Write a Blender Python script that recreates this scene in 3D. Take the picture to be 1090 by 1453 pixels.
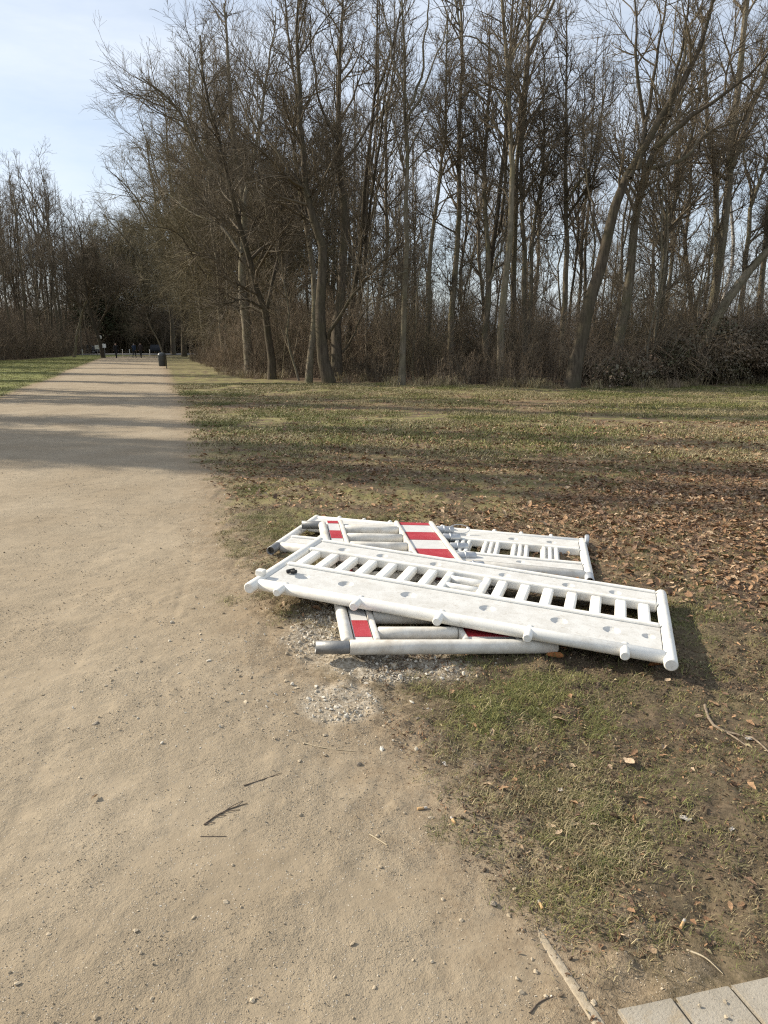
import bpy, bmesh, math, random
import numpy as np
from mathutils import Vector, Matrix

for o in list(bpy.data.objects):
    bpy.data.objects.remove(o)
SC = bpy.context.scene
COL = SC.collection
R_ = math.radians

# ------------------------------------------------------------------ camera, sky, sun, exposure
FPX, CX, CY, CAMH = 1010.0, 545.0, 726.5, 1.45
PITCH = math.atan((CY - 490.0) / FPX)
cd = bpy.data.cameras.new('camera')
cd.sensor_fit = 'AUTO'
cd.sensor_width = 36.0
cd.lens = 36.0 * FPX / 1453.0
cd.clip_start = 0.05
cd.clip_end = 3000
cam = bpy.data.objects.new('camera', cd)
COL.objects.link(cam)
cam.location = (0, 0, CAMH)
cam.rotation_euler = (math.pi / 2 - PITCH, 0, 0)
SC.camera = cam

SUN_EL, SUN_AZ = R_(31), R_(-72)           # azimuth from +Y towards +X
world = bpy.data.worlds.new('World')
SC.world = world
world.use_nodes = True
wn, wl = world.node_tree.nodes, world.node_tree.links
wn.clear()
w_out = wn.new('ShaderNodeOutputWorld')
w_bg = wn.new('ShaderNodeBackground')
w_bg.inputs['Strength'].default_value = 0.108
w_sky = wn.new('ShaderNodeTexSky')
w_sky.sky_type = 'NISHITA'
w_sky.sun_disc = False
w_sky.sun_elevation = SUN_EL
w_sky.sun_rotation = SUN_AZ
w_sky.air_density = 1.0
w_sky.dust_density = 1.3
w_sky.ozone_density = 1.2
w_tc = wn.new('ShaderNodeTexCoord')
w_map = wn.new('ShaderNodeMapping')
w_map.inputs['Scale'].default_value = (1.2, 2.2, 6.0)
w_map.inputs['Rotation'].default_value = (0.25, -0.35, 0.3)
w_noi = wn.new('ShaderNodeTexNoise')
w_noi.inputs['Scale'].default_value = 1.3
w_noi.inputs['Detail'].default_value = 7
w_noi.inputs['Roughness'].default_value = 0.62
w_rmp = wn.new('ShaderNodeMapRange')
w_rmp.inputs['From Min'].default_value = 0.36
w_rmp.inputs['From Max'].default_value = 0.72
w_rmp.inputs['To Min'].default_value = 0.36
w_rmp.inputs['To Max'].default_value = 0.88
w_mix = wn.new('ShaderNodeMix')
w_mix.data_type = 'RGBA'
wl.new(w_tc.outputs['Generated'], w_map.inputs['Vector'])
wl.new(w_map.outputs['Vector'], w_noi.inputs['Vector'])
wl.new(w_noi.outputs['Fac'], w_rmp.inputs['Value'])
wl.new(w_rmp.outputs['Result'], w_mix.inputs[0])
wl.new(w_sky.outputs['Color'], w_mix.inputs[6])
w_mix.inputs[7].default_value = (6.3, 6.8, 7.5, 1)          # thin high cloud
wl.new(w_mix.outputs[2], w_bg.inputs['Color'])
wl.new(w_bg.outputs['Background'], w_out.inputs['Surface'])

sd = bpy.data.lights.new('sun', 'SUN')
sd.energy = 5.0
sd.angle = R_(0.55)
sd.color = (1.0, 0.91, 0.76)
sun = bpy.data.objects.new('sun', sd)
COL.objects.link(sun)
sdir = Vector((math.sin(SUN_AZ) * math.cos(SUN_EL), math.cos(SUN_AZ) * math.cos(SUN_EL), math.sin(SUN_EL)))
sun.rotation_euler = sdir.to_track_quat('Z', 'Y').to_euler()
sun.location = (-30, 10, 40)

SC.view_settings.view_transform = 'Standard'
SC.view_settings.look = 'None'
SC.view_settings.exposure = 0.48
SC.view_settings.gamma = 1.0
SC.view_settings.use_curve_mapping = False
SC.render.engine = 'CYCLES'
SC.cycles.max_bounces = 5
SC.cycles.diffuse_bounces = 2
SC.cycles.glossy_bounces = 2
SC.cycles.transparent_max_bounces = 4
SC.cycles.use_denoising = False
SC.cycles.pixel_filter_type = 'BLACKMAN_HARRIS'
SC.cycles.filter_width = 1.2
SC.cycles.use_adaptive_sampling = False
SC.cycles.sample_clamp_indirect = 4.0

# ------------------------------------------------------------------ helpers
_fw = np.array([0, math.cos(PITCH), -math.sin(PITCH)])
_up = np.array([0, math.sin(PITCH), math.cos(PITCH)])
_C = np.array([0, 0, CAMH])

def ray(x, y):
    return _fw + np.array([1.0, 0, 0]) * (x - CX) / FPX - _up * (y - CY) / FPX

def gp(x, y, z=0.0):
    r = ray(x, y)
    return _C + r * (z - CAMH) / r[2]

def at(x, y, d):
    r = ray(x, y)
    return _C + r * (d / r[1])

def tag(o, label=None, cat=None, group=None, kind=None):
    if label: o['label'] = label
    if cat: o['category'] = cat
    if group: o['group'] = group
    if kind: o['kind'] = kind
    return o

def empty(name, loc=(0, 0, 0)):
    o = bpy.data.objects.new(name, None)
    o.empty_display_size = 0.2
    o.location = loc
    COL.objects.link(o)
    return o

def link(name, me, mat=None, parent=None):
    if mat is not None:
        for m in (mat if isinstance(mat, (list, tuple)) else [mat]):
            me.materials.append(m)
    o = bpy.data.objects.new(name, me)
    COL.objects.link(o)
    if parent is not None:
        o.parent = parent
    return o

def np_mesh(name, V, F, smooth=True):
    """V (n,3), F (m,k) with equal k"""
    me = bpy.data.meshes.new(name)
    V = np.ascontiguousarray(V, dtype=np.float32)
    F = np.ascontiguousarray(F, dtype=np.int32)
    m, k = F.shape
    me.vertices.add(len(V)); me.vertices.foreach_set('co', V.ravel())
    me.loops.add(m * k); me.loops.foreach_set('vertex_index', F.ravel())
    me.polygons.add(m); me.polygons.foreach_set('loop_start', np.arange(0, m * k, k, dtype=np.int32))
    me.polygons.foreach_set('use_smooth', np.full(m, smooth))
    me.update(calc_edges=True)
    return me

def hash2(ix, iy, s):
    n = (ix.astype(np.int64) * 374761393 + iy.astype(np.int64) * 668265263 + s * 1442695041) & 0x7fffffff
    n = ((n ^ (n >> 13)) * 1274126177) & 0x7fffffff
    return ((n ^ (n >> 16)) & 0xffff) / 65535.0

def vnoise(x, y, s=0):
    x = np.asarray(x, float); y = np.asarray(y, float)
    ix = np.floor(x); iy = np.floor(y); fx = x - ix; fy = y - iy
    fx = fx * fx * (3 - 2 * fx); fy = fy * fy * (3 - 2 * fy)
    a = hash2(ix, iy, s); b = hash2(ix + 1, iy, s); c = hash2(ix, iy + 1, s); d = hash2(ix + 1, iy + 1, s)
    return (a * (1 - fx) + b * fx) * (1 - fy) + (c * (1 - fx) + d * fx) * fy

def fbm(x, y, s=0, o=4):
    t = 0; a = 0.5; w = 0
    for i in range(o):
        t = t + a * vnoise(x * 2 ** i, y * 2 ** i, s + i * 17); w += a; a *= 0.55
    return t / w

def sstep(a, b, x):
    t = np.clip((x - a) / (b - a), 0, 1)
    return t * t * (3 - 2 * t)

# ------------------------------------------------------------------ material helper
class NT:
    def __init__(self, name):
        self.m = bpy.data.materials.new(name)
        self.m.use_nodes = True
        self.n = self.m.node_tree.nodes
        self.l = self.m.node_tree.links
        self.b = self.n['Principled BSDF']
        self.b.inputs['Specular IOR Level'].default_value = 0.3
    def N(self, t, **kw):
        nd = self.n.new(t)
        for k, v in kw.items(): setattr(nd, k, v)
        return nd
    def set(self, sock, v):
        if isinstance(v, bpy.types.NodeSocket): self.l.new(v, sock)
        elif v is not None:
            if sock.type == 'RGBA' and len(v) == 3: v = (*v, 1)
            sock.default_value = v
    def obj(self): return self.N('ShaderNodeTexCoord').outputs['Object']
    def rnd(self): return self.N('ShaderNodeObjectInfo').outputs['Random']
    def attr(self, a): return self.N('ShaderNodeAttribute', attribute_name=a).outputs['Fac']
    def scale(self, v, s):
        nd = self.N('ShaderNodeMapping'); self.set(nd.inputs['Vector'], v); nd.inputs['Scale'].default_value = s
        return nd.outputs['Vector']
    def noise(self, v, s, d=4, r=0.55):
        nd = self.N('ShaderNodeTexNoise'); self.set(nd.inputs['Vector'], v)
        nd.inputs['Scale'].default_value = s; nd.inputs['Detail'].default_value = d; nd.inputs['Roughness'].default_value = r
        return nd.outputs['Fac']
    def voro(self, v, s, out='Distance', rnd=1.0):
        nd = self.N('ShaderNodeTexVoronoi'); self.set(nd.inputs['Vector'], v); nd.inputs['Scale'].default_value = s
        nd.inputs['Randomness'].default_value = rnd
        return nd.outputs[out]
    def mr(self, v, a, b, c=0.0, d=1.0):
        nd = self.N('ShaderNodeMapRange'); self.set(nd.inputs['Value'], v)
        for i, x in zip(('From Min', 'From Max', 'To Min', 'To Max'), (a, b, c, d)): nd.inputs[i].default_value = x
        return nd.outputs['Result']
    def mix(self, f, a, b):
        nd = self.N('ShaderNodeMix', data_type='RGBA'); self.set(nd.inputs[0], f); self.set(nd.inputs[6], a); self.set(nd.inputs[7], b)
        return nd.outputs[2]
    def math(self, op, a, b=None):
        nd = self.N('ShaderNodeMath', operation=op); self.set(nd.inputs[0], a); self.set(nd.inputs[1], b)
        return nd.outputs[0]
    def hsv(self, c, h=None, s=None, v=None):
        nd = self.N('ShaderNodeHueSaturation'); self.set(nd.inputs['Color'], c)
        if h is not None: self.set(nd.inputs['Hue'], h)
        if s is not None: self.set(nd.inputs['Saturation'], s)
        if v is not None: self.set(nd.inputs['Value'], v)
        return nd.outputs['Color']
    def bump(self, h, st=0.3, d=0.01, nrm=None):
        nd = self.N('ShaderNodeBump'); self.set(nd.inputs['Height'], h)
        nd.inputs['Strength'].default_value = st; nd.inputs['Distance'].default_value = d
        if nrm is not None: self.set(nd.inputs['Normal'], nrm)
        return nd.outputs['Normal']
    def done(self, col, rough=0.8, nrm=None, spec=None, metal=None):
        self.set(self.b.inputs['Base Color'], col); self.set(self.b.inputs['Roughness'], rough)
        if nrm is not None: self.set(self.b.inputs['Normal'], nrm)
        if spec is not None: self.b.inputs['Specular IOR Level'].default_value = spec
        if metal is not None: self.b.inputs['Metallic'].default_value = metal
        return self.m

def simple(name, a, b, s=8.0, rough=0.8, bump=0.0, var=0.0, spec=0.3, metal=None):
    t = NT(name); v = t.obj()
    c = t.mix(t.mr(t.noise(v, s), 0.3, 0.7), a, b)
    if var: c = t.hsv(c, v=t.mr(t.rnd(), 0, 1, 1 - var, 1 + var))
    n = t.bump(t.noise(v, s * 4), bump, 0.01) if bump else None
    return t.done(c, rough, n, spec, metal)

# ------------------------------------------------------------------ ground layout functions
RE = np.array([(2.6, -6), (1.2, -1), (0.56, 0.9), (0.49, 1.25), (0.42, 1.55), (0.30, 1.83), (0.20, 2.05), (0.06, 2.32), (-0.12, 2.62), (-0.42, 3.0),
               (-0.80, 3.95), (-1.25, 5.3), (-1.92, 7.79), (-2.40, 9.02), (-4.17, 15.1), (-9.08, 30.6), (-21.3, 69.9), (-27, 88), (-28, 100), (-30, 3000)])
LE = np.array([(-13, -60), (-9.6, 0), (-9.4, 10), (-10.0, 17), (-10.82, 20.26), (-16.2, 36.0), (-30.1, 76.9), (-35, 91), (-36, 100), (-38, 3000)])
WOOD = np.array([(-60, 190), (-24.5, 104), (-17.5, 67), (-11.5, 49.5), (-8.2, 37.5), (-5.2, 32.3), (-3.2, 29.3), (0.8, 27.0), (4, 26.1), (7.3, 26.0), (12, 27.2), (15, 27.2), (40, 27), (400, 25)])
LW = np.array([(30, -28), (50, -32), (62, -34.5), (100, -43), (112, -46), (400, -60)])        # y -> x edge of the far left wood

def path_sd(x, y):
    """metres inside the path (positive inside)"""
    r = np.interp(y, RE[:, 1], RE[:, 0]); l = np.interp(y, LE[:, 1], LE[:, 0])
    k = np.where(y > 1.5, 0.92, 1.0)
    return np.minimum(r - x, x - l) * k

def wood_sd(x, y):
    return np.maximum(np.maximum((y - np.interp(x, WOOD[:, 0], WOOD[:, 1])) * 0.8, (np.interp(y, LW[:, 0], LW[:, 1]) - x)), y - 150)

def gravel_m(x, y):
    n = fbm(x * 3, y * 3, 91, 3)
    e = ((x - 0.02) / 0.42) ** 2 + ((y - 3.0 + 0.1 * x) / 0.19) ** 2
    e2 = ((x + 0.30) / 0.20) ** 2 + ((y - 3.32) / 0.38) ** 2
    e3 = ((x + 0.18) / 0.18) ** 2 + ((y - 2.62) / 0.18) ** 2
    return sstep(1.25, 0.3, np.minimum(np.minimum(e, e2 * 1.0), e3 * 1.3) + (n - 0.5) * 1.8)

def leaf_m(x, y):
    n = fbm(x * 0.55, y * 0.55, 31, 4)
    a = sstep(2.3, 0.5, ((x - 4.4) / 3.0) ** 2 + ((y - 5.6 - 0.1 * x) / 2.0) ** 2 + (n - .5) * 2.2)
    b = sstep(1.6, 0.2, ((y - 10.5 - 0.15 * x) / 2.6) ** 2 + (n - .5) * 1.8) * sstep(-5, 0, x) * 0.6
    c = sstep(1.6, 0.2, ((y - 18.5 + 0.1 * x) / 3.0) ** 2 + (n - .5) * 2.0) * sstep(-9, -5, x) * sstep(9, 4, x) * 0.7
    d = sstep(1.2, 0.2, ((x - 0.3 + 0.2 * (y - 7)) / 1.8) ** 2 + ((y - 7.4) / 1.4) ** 2 + (n - .5) * 2.4) * 0.28
    return np.clip(np.maximum(np.maximum(a, b), np.maximum(c, d)), 0, 1)

def hgt(x, y):
    x = np.asarray(x, float); y = np.asarray(y, float)
    p = path_sd(x, y)
    near = sstep(30, 8, np.hypot(x, y))
    m = 0.098 * np.exp(-(((x + 0.6) / 1.0) ** 2) - (((y - 3.95) / 1.7) ** 2)) + 0.035 * np.exp(-(((x - 1.3) / 1.2) ** 2) - (((y - 3.9) / 1.4) ** 2))
    h = m * 1.0
    inp = sstep(-0.15, 0.25, p)
    h = h + near * (fbm(x * 1.1, y * 1.1, 3, 3) - .5) * (0.030 - 0.024 * inp)
    rough = (fbm(x * 7, y * 7, 5, 3) - .5)
    cr = fbm(x * 16, y * 16, 12, 3); pat = sstep(.48, .66, fbm(x * 2.2, y * 2.2, 13, 3))
    h = h + near * inp * (rough * 0.003 + pat * (cr - .5) * .010 + sstep(.62, .75, cr) * .003 + np.maximum(fbm(x * 4.2, y * 4.2, 8, 3) - .60, 0) * -0.022 + (vnoise(x * 40, y * 40, 9) - .5) * 0.003)
    h = h + near * (1 - inp) * (rough * 0.035 + (vnoise(x * 26, y * 26, 11) - .5) * 0.020)
    sl = sstep(0.0, 0.02, 1.298 + (x - .52) * .205 - y) * sstep(-.012, .012, x - .515 - (1.30 - y) * .05) * (np.hypot(x, y) < 4)
    h = h * (1 - sl) - .002 * sl
    for off, wv, dp in ((-.62, .05, .0035), (-1.18, .07, .003), (.02, .04, .0028)):       # faint bicycle tracks along the path
        tx = x - (np.interp(y, RE[:, 1], RE[:, 0]) * .55 - .28 + off * .8 + wv * np.sin(y * 1.7 + off * 9))
        h = h - near * inp * dp * np.exp(-(tx / .02) ** 2) * sstep(.35, .6, vnoise(y * 1.3, y * 0 + off * 7, 14))
    kx, ky = x - .402, y - 1.568                                        # level bed of the edging strip
    ku = np.clip(kx * .215 + ky * -.977, -.02, 1.0)
    kd = np.hypot(kx - ku * .215, ky + ku * .977)
    h = h * (1 - sstep(.05, .02, kd))
    far = sstep(14, 30, np.hypot(x, y))
    h = h + far * (fbm(x * .12, y * .12, 21, 2) - .5) * 0.25
    return h

# ------------------------------------------------------------------ ground mesh (lawn and path share their border exactly)
def axis(lo, hi, step, far_lo, far_hi, g):
    a = list(np.arange(lo, hi + 1e-6, step))
    s, v = step, a[-1]
    while v < far_hi: s *= g; v += s; a.append(v)
    s, v = step, a[0]; b = []
    while v > far_lo: s *= g; v -= s; b.append(v)
    return np.array(b[::-1] + a)

gx = axis(-1.7, 2.3, 0.016, -900, 900, 1.07)
gy = axis(1.15, 4.6, 0.016, -60, 1500, 1.06)
GX, GY = np.meshgrid(gx, gy)
GZ = hgt(GX, GY)
VV = np.stack([GX, GY, GZ], -1).reshape(-1, 3)
nx, ny = len(gx), len(gy)
ii = np.arange(ny * nx).reshape(ny, nx)
QF = np.stack([ii[:-1, :-1], ii[:-1, 1:], ii[1:, 1:], ii[1:, :-1]], -1).reshape(-1, 4)
fx = VV[QF].mean(1)
on_path = path_sd(fx[:, 0], fx[:, 1]) + (fbm(fx[:, 0] * 5, fx[:, 1] * 5, 77, 3) - .5) * 0.22 > 0
on_path &= (fx[:, 1] < 103)

# ground material
t = NT('ground_cover')
v = t.obj()
nr = t.attr('near'); sdp, lf, wd, gr, gn = t.attr('inpath'), t.attr('leafy'), t.attr('wood'), t.attr('gravelly'), t.attr('green')
nA = t.noise(v, 1.3, 5); nB = t.noise(v, 9, 5, 0.65); nC = t.noise(v, 60, 4, 0.7); nD = t.noise(v, 260, 3, 0.7)
sand = t.mix(t.mr(nA, 0.32, 0.68), (0.305, 0.243, 0.165), (0.385, 0.317, 0.225))
sand = t.mix(t.mr(nB, 0.36, 0.7), t.hsv(sand, v=0.84), sand)
spk = t.voro(v, 150, 'Color')
sep = t.N('ShaderNodeSeparateColor'); t.l.new(spk, sep.inputs[0])
spk_d = t.voro(v, 150)
grit_on = t.math('MULTIPLY', t.mr(sep.outputs[0], 0.80, 0.84), t.mr(spk_d, 0.42, 0.30))
gritc = t.mix(sep.outputs[1], (0.62, 0.56, 0.46), (0.20, 0.16, 0.12))
sand = t.mix(t.math('MULTIPLY', grit_on, 0.75), sand, gritc)
sand = t.mix(t.mr(nD, 0.3, 0.75, 0, 0.55), t.hsv(sand, v=0.9), t.hsv(sand, v=1.14))
# turf: soil, green, straw
soil = t.mix(t.mr(nC, 0.3, 0.7), (0.06, 0.043, 0.029), (0.165, 0.122, 0.082))
green = t.mix(t.mr(nC, 0.3, 0.7), (0.135, 0.135, 0.045), (0.245, 0.225, 0.090))
straw = t.mix(t.mr(nD, 0.3, 0.7), (0.25, 0.21, 0.095), (0.38, 0.325, 0.165))
turf = t.mix(t.math('MULTIPLY', t.mr(t.noise(v, 2.3, 5, 0.6), 0.42, 0.60), t.mr(nr, 0, 1, 1.0, .10)), soil, green)
turf = t.mix(t.mr(t.noise(t.scale(v, (1, 1.4, 1)), 1.7, 5, 0.65), 0.47, 0.66, 0, 0.75), turf, t.mix(nr, straw, t.mix(.72, straw, soil)))
turf = t.mix(gn, turf, t.mix(t.mr(nA, 0.3, 0.7), (0.135, 0.148, 0.040), (0.22, 0.225, 0.075)))
leafc = t.mix(t.voro(v, 22, 'Color'), (0.13, 0.08, 0.05), (0.33, 0.215, 0.135))
leafc = t.mix(t.mr(nC, 0.35, 0.65), t.hsv(leafc, v=0.6, s=0.85), leafc)
turf = t.mix(t.math('MULTIPLY', lf, t.mr(nB, 0.25, 0.55, 0.35, 0.95)), turf, leafc)
woodc = t.mix(t.mr(nB, 0.3, 0.7), (0.07, 0.048, 0.032), (0.14, 0.095, 0.06))
edge = t.mr(t.math('ADD', wd, t.math('MULTIPLY', t.math('SUBTRACT', nB, 0.5), 2.0)), -0.6, 0.8)
turf = t.mix(edge, turf, woodc)
# path edge: sand fades through trodden soil into turf
jit = t.math('ADD', t.math('MULTIPLY', t.math('SUBTRACT', nB, 0.5), 0.75), t.math('MULTIPLY', t.math('SUBTRACT', nC, 0.5), 0.35))
pe = t.math('ADD', sdp, jit)
trod = t.mix(t.mr(nC, 0.3, 0.7), (0.20, 0.15, 0.098), (0.32, 0.25, 0.165))
c = t.mix(t.mr(pe, -0.30, -0.02), turf, trod)
c = t.mix(t.mr(pe, -0.02, 0.35), c, sand)
gv = t.mix(t.voro(v, 70, 'Color'), (0.38, 0.325, 0.245), (0.58, 0.52, 0.42))
c = t.mix(t.math('MULTIPLY', gr, t.mr(nC, 0.30, 0.7)), c, gv)
hh = t.math('ADD', t.math('MULTIPLY', nC, 0.7), t.math('ADD', t.math('MULTIPLY', nD, 0.3), t.math('MULTIPLY', grit_on, 0.35)))
patch = t.mr(t.noise(v, 2.6, 4, .6), .42, .62, .25, 1.0)
nrm = t.bump(t.math('MULTIPLY', hh, patch), 0.95, 0.016, t.bump(nB, 0.18, 0.012))
M_GROUND = t.done(c, 0.92, nrm, 0.15)

def ground_part(name, sel):
    F = QF[sel]
    used, inv = np.unique(F, return_inverse=True)
    V = VV[used]
    me = np_mesh(name, V, inv.reshape(F.shape))
    x, y = V[:, 0], V[:, 1]
    for nm, val in (('inpath', np.where(y < 103, path_sd(x, y), -5)), ('leafy', leaf_m(x, y)), ('wood', wood_sd(x, y)), ('gravelly', gravel_m(x, y)), ('near', sstep(7.5, 3.2, np.hypot(x, y))),
                    ('green', sstep(0.2, -0.5, x - np.interp(y, LE[:, 1], LE[:, 0])) * sstep(140, 110, y))):
        a = me.attributes.new(nm, 'FLOAT', 'POINT'); a.data.foreach_set('value', np.clip(val, -30, 30).astype(np.float32))
    return tag(link(name, me, M_GROUND), kind='structure')

lawn = ground_part('lawn', ~on_path)
path = ground_part('path', on_path)
tag(lawn, 'patchy worn lawn with fallen leaves'); tag(path, 'light sandy gravel path running to the far wood')

# ------------------------------------------------------------------ instanced ground cover ("stuff")
def variants(name, meshes, mats):
    c = bpy.data.collections.new(name)
    for i, me in enumerate(meshes):
        m = mats[i % len(mats)]
        me.materials.append(m)
        c.objects.link(bpy.data.objects.new('%s_%02d' % (name, i), me))
    return c

def scatter(name, pts, rot, scl, idx, coll, label=None):
    pts = np.asarray(pts, np.float32)
    me = bpy.data.meshes.new(name)
    me.vertices.add(len(pts)); me.vertices.foreach_set('co', pts.ravel())
    a = me.attributes.new('rot', 'FLOAT_VECTOR', 'POINT'); a.data.foreach_set('vector', np.asarray(rot, np.float32).ravel())
    a = me.attributes.new('scl', 'FLOAT_VECTOR', 'POINT'); s = np.asarray(scl, np.float32)
    if s.ndim == 1: s = np.repeat(s[:, None], 3, 1)
    a.data.foreach_set('vector', np.ascontiguousarray(s).ravel())
    a = me.attributes.new('idx', 'INT', 'POINT'); a.data.foreach_set('value', np.asarray(idx, np.int32))
    me.update()
    o = link(name, me)
    tag(o, label, None, None, 'stuff')
    g = bpy.data.node_groups.new(name + '_nodes', 'GeometryNodeTree')
    g.interface.new_socket('Geometry', in_out='INPUT', socket_type='NodeSocketGeometry')
    g.interface.new_socket('Geometry', in_out='OUTPUT', socket_type='NodeSocketGeometry')
    gi = g.nodes.new('NodeGroupInput'); go = g.nodes.new('NodeGroupOutput')
    ci = g.nodes.new('GeometryNodeCollectionInfo'); ci.inputs['Collection'].default_value = coll
    ci.inputs['Separate Children'].default_value = True; ci.inputs['Reset Children'].default_value = True
    ip = g.nodes.new('GeometryNodeInstanceOnPoints'); ip.inputs['Pick Instance'].default_value = True
    def na(n_, tp):
        nd = g.nodes.new('GeometryNodeInputNamedAttribute'); nd.data_type = tp; nd.inputs['Name'].default_value = n_
        return nd.outputs['Attribute']
    e2r = g.nodes.new('FunctionNodeEulerToRotation')
    L = g.links.new
    L(gi.outputs[0], ip.inputs['Points']); L(ci.outputs[0], ip.inputs['Instance'])
    L(na('idx', 'INT'), ip.inputs['Instance Index'])
    L(na('rot', 'FLOAT_VECTOR'), e2r.inputs[0]); L(e2r.outputs[0], ip.inputs['Rotation'])
    L(na('scl', 'FLOAT_VECTOR'), ip.inputs['Scale'])
    L(ip.outputs[0], go.inputs[0])
    md = o.modifiers.new('scatter', 'NODES'); md.node_group = g
    return o

rng = np.random.default_rng(7)

def in_view(x, y, m=1.32):
    return (np.abs(x) < 0.54 * m * (y + 0.4) + 0.25) & (y > 1.0)

# grass tufts
def tuft(seed, n, rad, hmin, hmax, lean, w):
    r = np.random.default_rng(seed)
    V = []; F = []
    for i in range(n):
        a, q = r.uniform(0, 6.283), rad * math.sqrt(r.uniform(0, 1))
        b = np.array([q * math.cos(a), q * math.sin(a), -0.004])
        h = r.uniform(hmin, hmax); d = r.uniform(0, 6.283); le = r.uniform(0.3, lean) * h
        dv = np.array([math.cos(d), math.sin(d), 0]); sv = np.array([-dv[1], dv[0], 0]) * w * r.uniform(0.6, 1.3)
        up_ = np.array([0, 0, 1.0])
        m = b + dv * le * 0.35 + up_ * h * 0.62; tip = b + dv * le + up_ * h * r.uniform(0.55, 0.95)
        k = len(V)
        V += [b - sv, b + sv, m - sv * .7, m + sv * .7, tip]
        F += [(k, k + 1, k + 3, k + 2), (k + 2, k + 3, k + 4, k + 4)]
    me = bpy.data.meshes.new('tuft'); me.from_pydata([tuple(p) for p in V], [], [f if f[2] != f[3] else f[:3] for f in F]); me.update()
    return me

def blade_mat(name, a, b):
    t = NT(name); r = t.rnd(); v = t.obj()
    c = t.mix(r, a, b)
    c = t.mix(t.mr(t.noise(v, 45, 2), 0.4, 0.6), t.hsv(c, v=0.75), t.hsv(c, v=1.2))
    m = t.done(c, 0.6, None, 0.25)
    t.b.inputs['Transmission Weight'].default_value = 0.0
    return m
M_GR = [blade_mat('grass_green', (0.085, 0.098, 0.028), (0.175, 0.18, 0.06)), blade_mat('grass_olive', (0.14, 0.14, 0.04), (0.27, 0.25, 0.09)),
        blade_mat('grass_straw', (0.22, 0.175, 0.09), (0.36, 0.30, 0.17))]
tv = [tuft(100 + i, 52, 0.070, 0.008, 0.026, 2.2, 0.0010) for i in range(9)]
C_TUFT = variants('tuft', tv, M_GR)
tv2 = [tuft(200 + i, 34, 0.22, 0.018, 0.05, 2.2, 0.005) for i in range(6)]
C_TUFT2 = variants('far_tuft', tv2, M_GR)

def cand(x0, x1, y0, y1, dens):
    n = int((x1 - x0) * (y1 - y0) * dens)
    return rng.uniform(x0, x1, n), rng.uniform(y0, y1, n)

PX, PY, PI_, PS = [], [], [], []
for (x0, x1, y0, y1, dens) in ((0.1, 2.4, 1.2, 3.2, 2600), (-1.5, 4, 3.2, 6, 1000), (-3, 7, 6, 10, 900)):
    x, y = cand(x0, x1, y0, y1, dens)
    p = path_sd(x, y)
    bare = fbm(x * 2.1, y * 2.1, 44, 4)
    pr = sstep(0.10, -0.25, p + (fbm(x * 4, y * 4, 45, 3) - .5) * 0.6) * sstep(0.46, 0.64, bare) * (1 - 0.8 * gravel_m(x, y)) * (1 - 0.6 * leaf_m(x, y))
    pr = np.maximum(pr * .95 * (.12 + .88 * sstep(.40, .60, fbm(x * 8, y * 8, 47, 3))), 0.06 * sstep(0.1, -0.2, p))
    k = (rng.uniform(0, 1, len(x)) < pr) & in_view(x, y)
    # keep off the paving slabs
    k &= ~((x > 0.42) & (y < 1.42 + 0.05 * (x - .6)) & (x + 0.0 > 0.50))
    x, y = x[k], y[k]
    st = fbm(x * 1.5, y * 1.5, 46, 4)
    dry = rng.uniform(0, 1, len(x)) < np.clip((st - 0.40) * 2.2 + 0.14, 0.08, 0.85)
    ol = rng.uniform(0, 1, len(x)) < 0.45
    kind = np.where(dry, 2, np.where(ol, 1, 0))
    PX.append(x); PY.append(y); PI_.append(kind + 3 * rng.integers(0, 3, len(x))); PS.append(rng.uniform(0.55, 1.2, len(x)))
x, y = np.concatenate(PX), np.concatenate(PY)
n = len(x)
rot = np.stack([rng.normal(0, .12, n), rng.normal(0, .12, n), rng.uniform(0, 6.28, n)], 1)
scatter('grass', np.stack([x, y, hgt(x, y)], 1), rot, np.concatenate(PS), np.concatenate(PI_), C_TUFT, 'short patchy worn grass around the barriers')

x, y = cand(-8, 17, 9, 28, 125)
p = path_sd(x, y); w = wood_sd(x, y)
k = (rng.uniform(0, 1, len(x)) < sstep(0.1, -0.5, p) * sstep(1.0, -0.3, w) * (1 - 0.75 * leaf_m(x, y)) * sstep(0.38, 0.55, fbm(x * .9, y * .9, 50, 4))) & in_view(x, y)
x, y = x[k], y[k]
x2, y2 = cand(-36, -9, 17, 78, 14)
k2 = (path_sd(x2, y2) < -0.2) & (x2 < np.interp(y2, LE[:, 1], LE[:, 0])) & in_view(x2, y2)
x2, y2 = x2[k2], y2[k2]
n, n2 = len(x), len(x2)
st = fbm(x * 0.5, y * 0.9, 52, 4)
kind = np.where(rng.uniform(0, 1, n) < np.clip((st - .42) * 3 + .3, .1, .85), 2, np.where(rng.uniform(0, 1, n) < .5, 1, 0))
kind = np.concatenate([kind, np.where(rng.uniform(0, 1, n2) < .7, 1, 0)])
x, y = np.concatenate([x, x2]), np.concatenate([y, y2]); n = len(x)
rot = np.stack([rng.normal(0, .1, n), rng.normal(0, .1, n), rng.uniform(0, 6.28, n)], 1)
scatter('grass', np.stack([x, y, hgt(x, y)], 1), rot, rng.uniform(0.6, 1.3, n), kind + 3 * rng.integers(0, 2, n), C_TUFT2, 'rough grass of the farther lawn')

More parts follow.
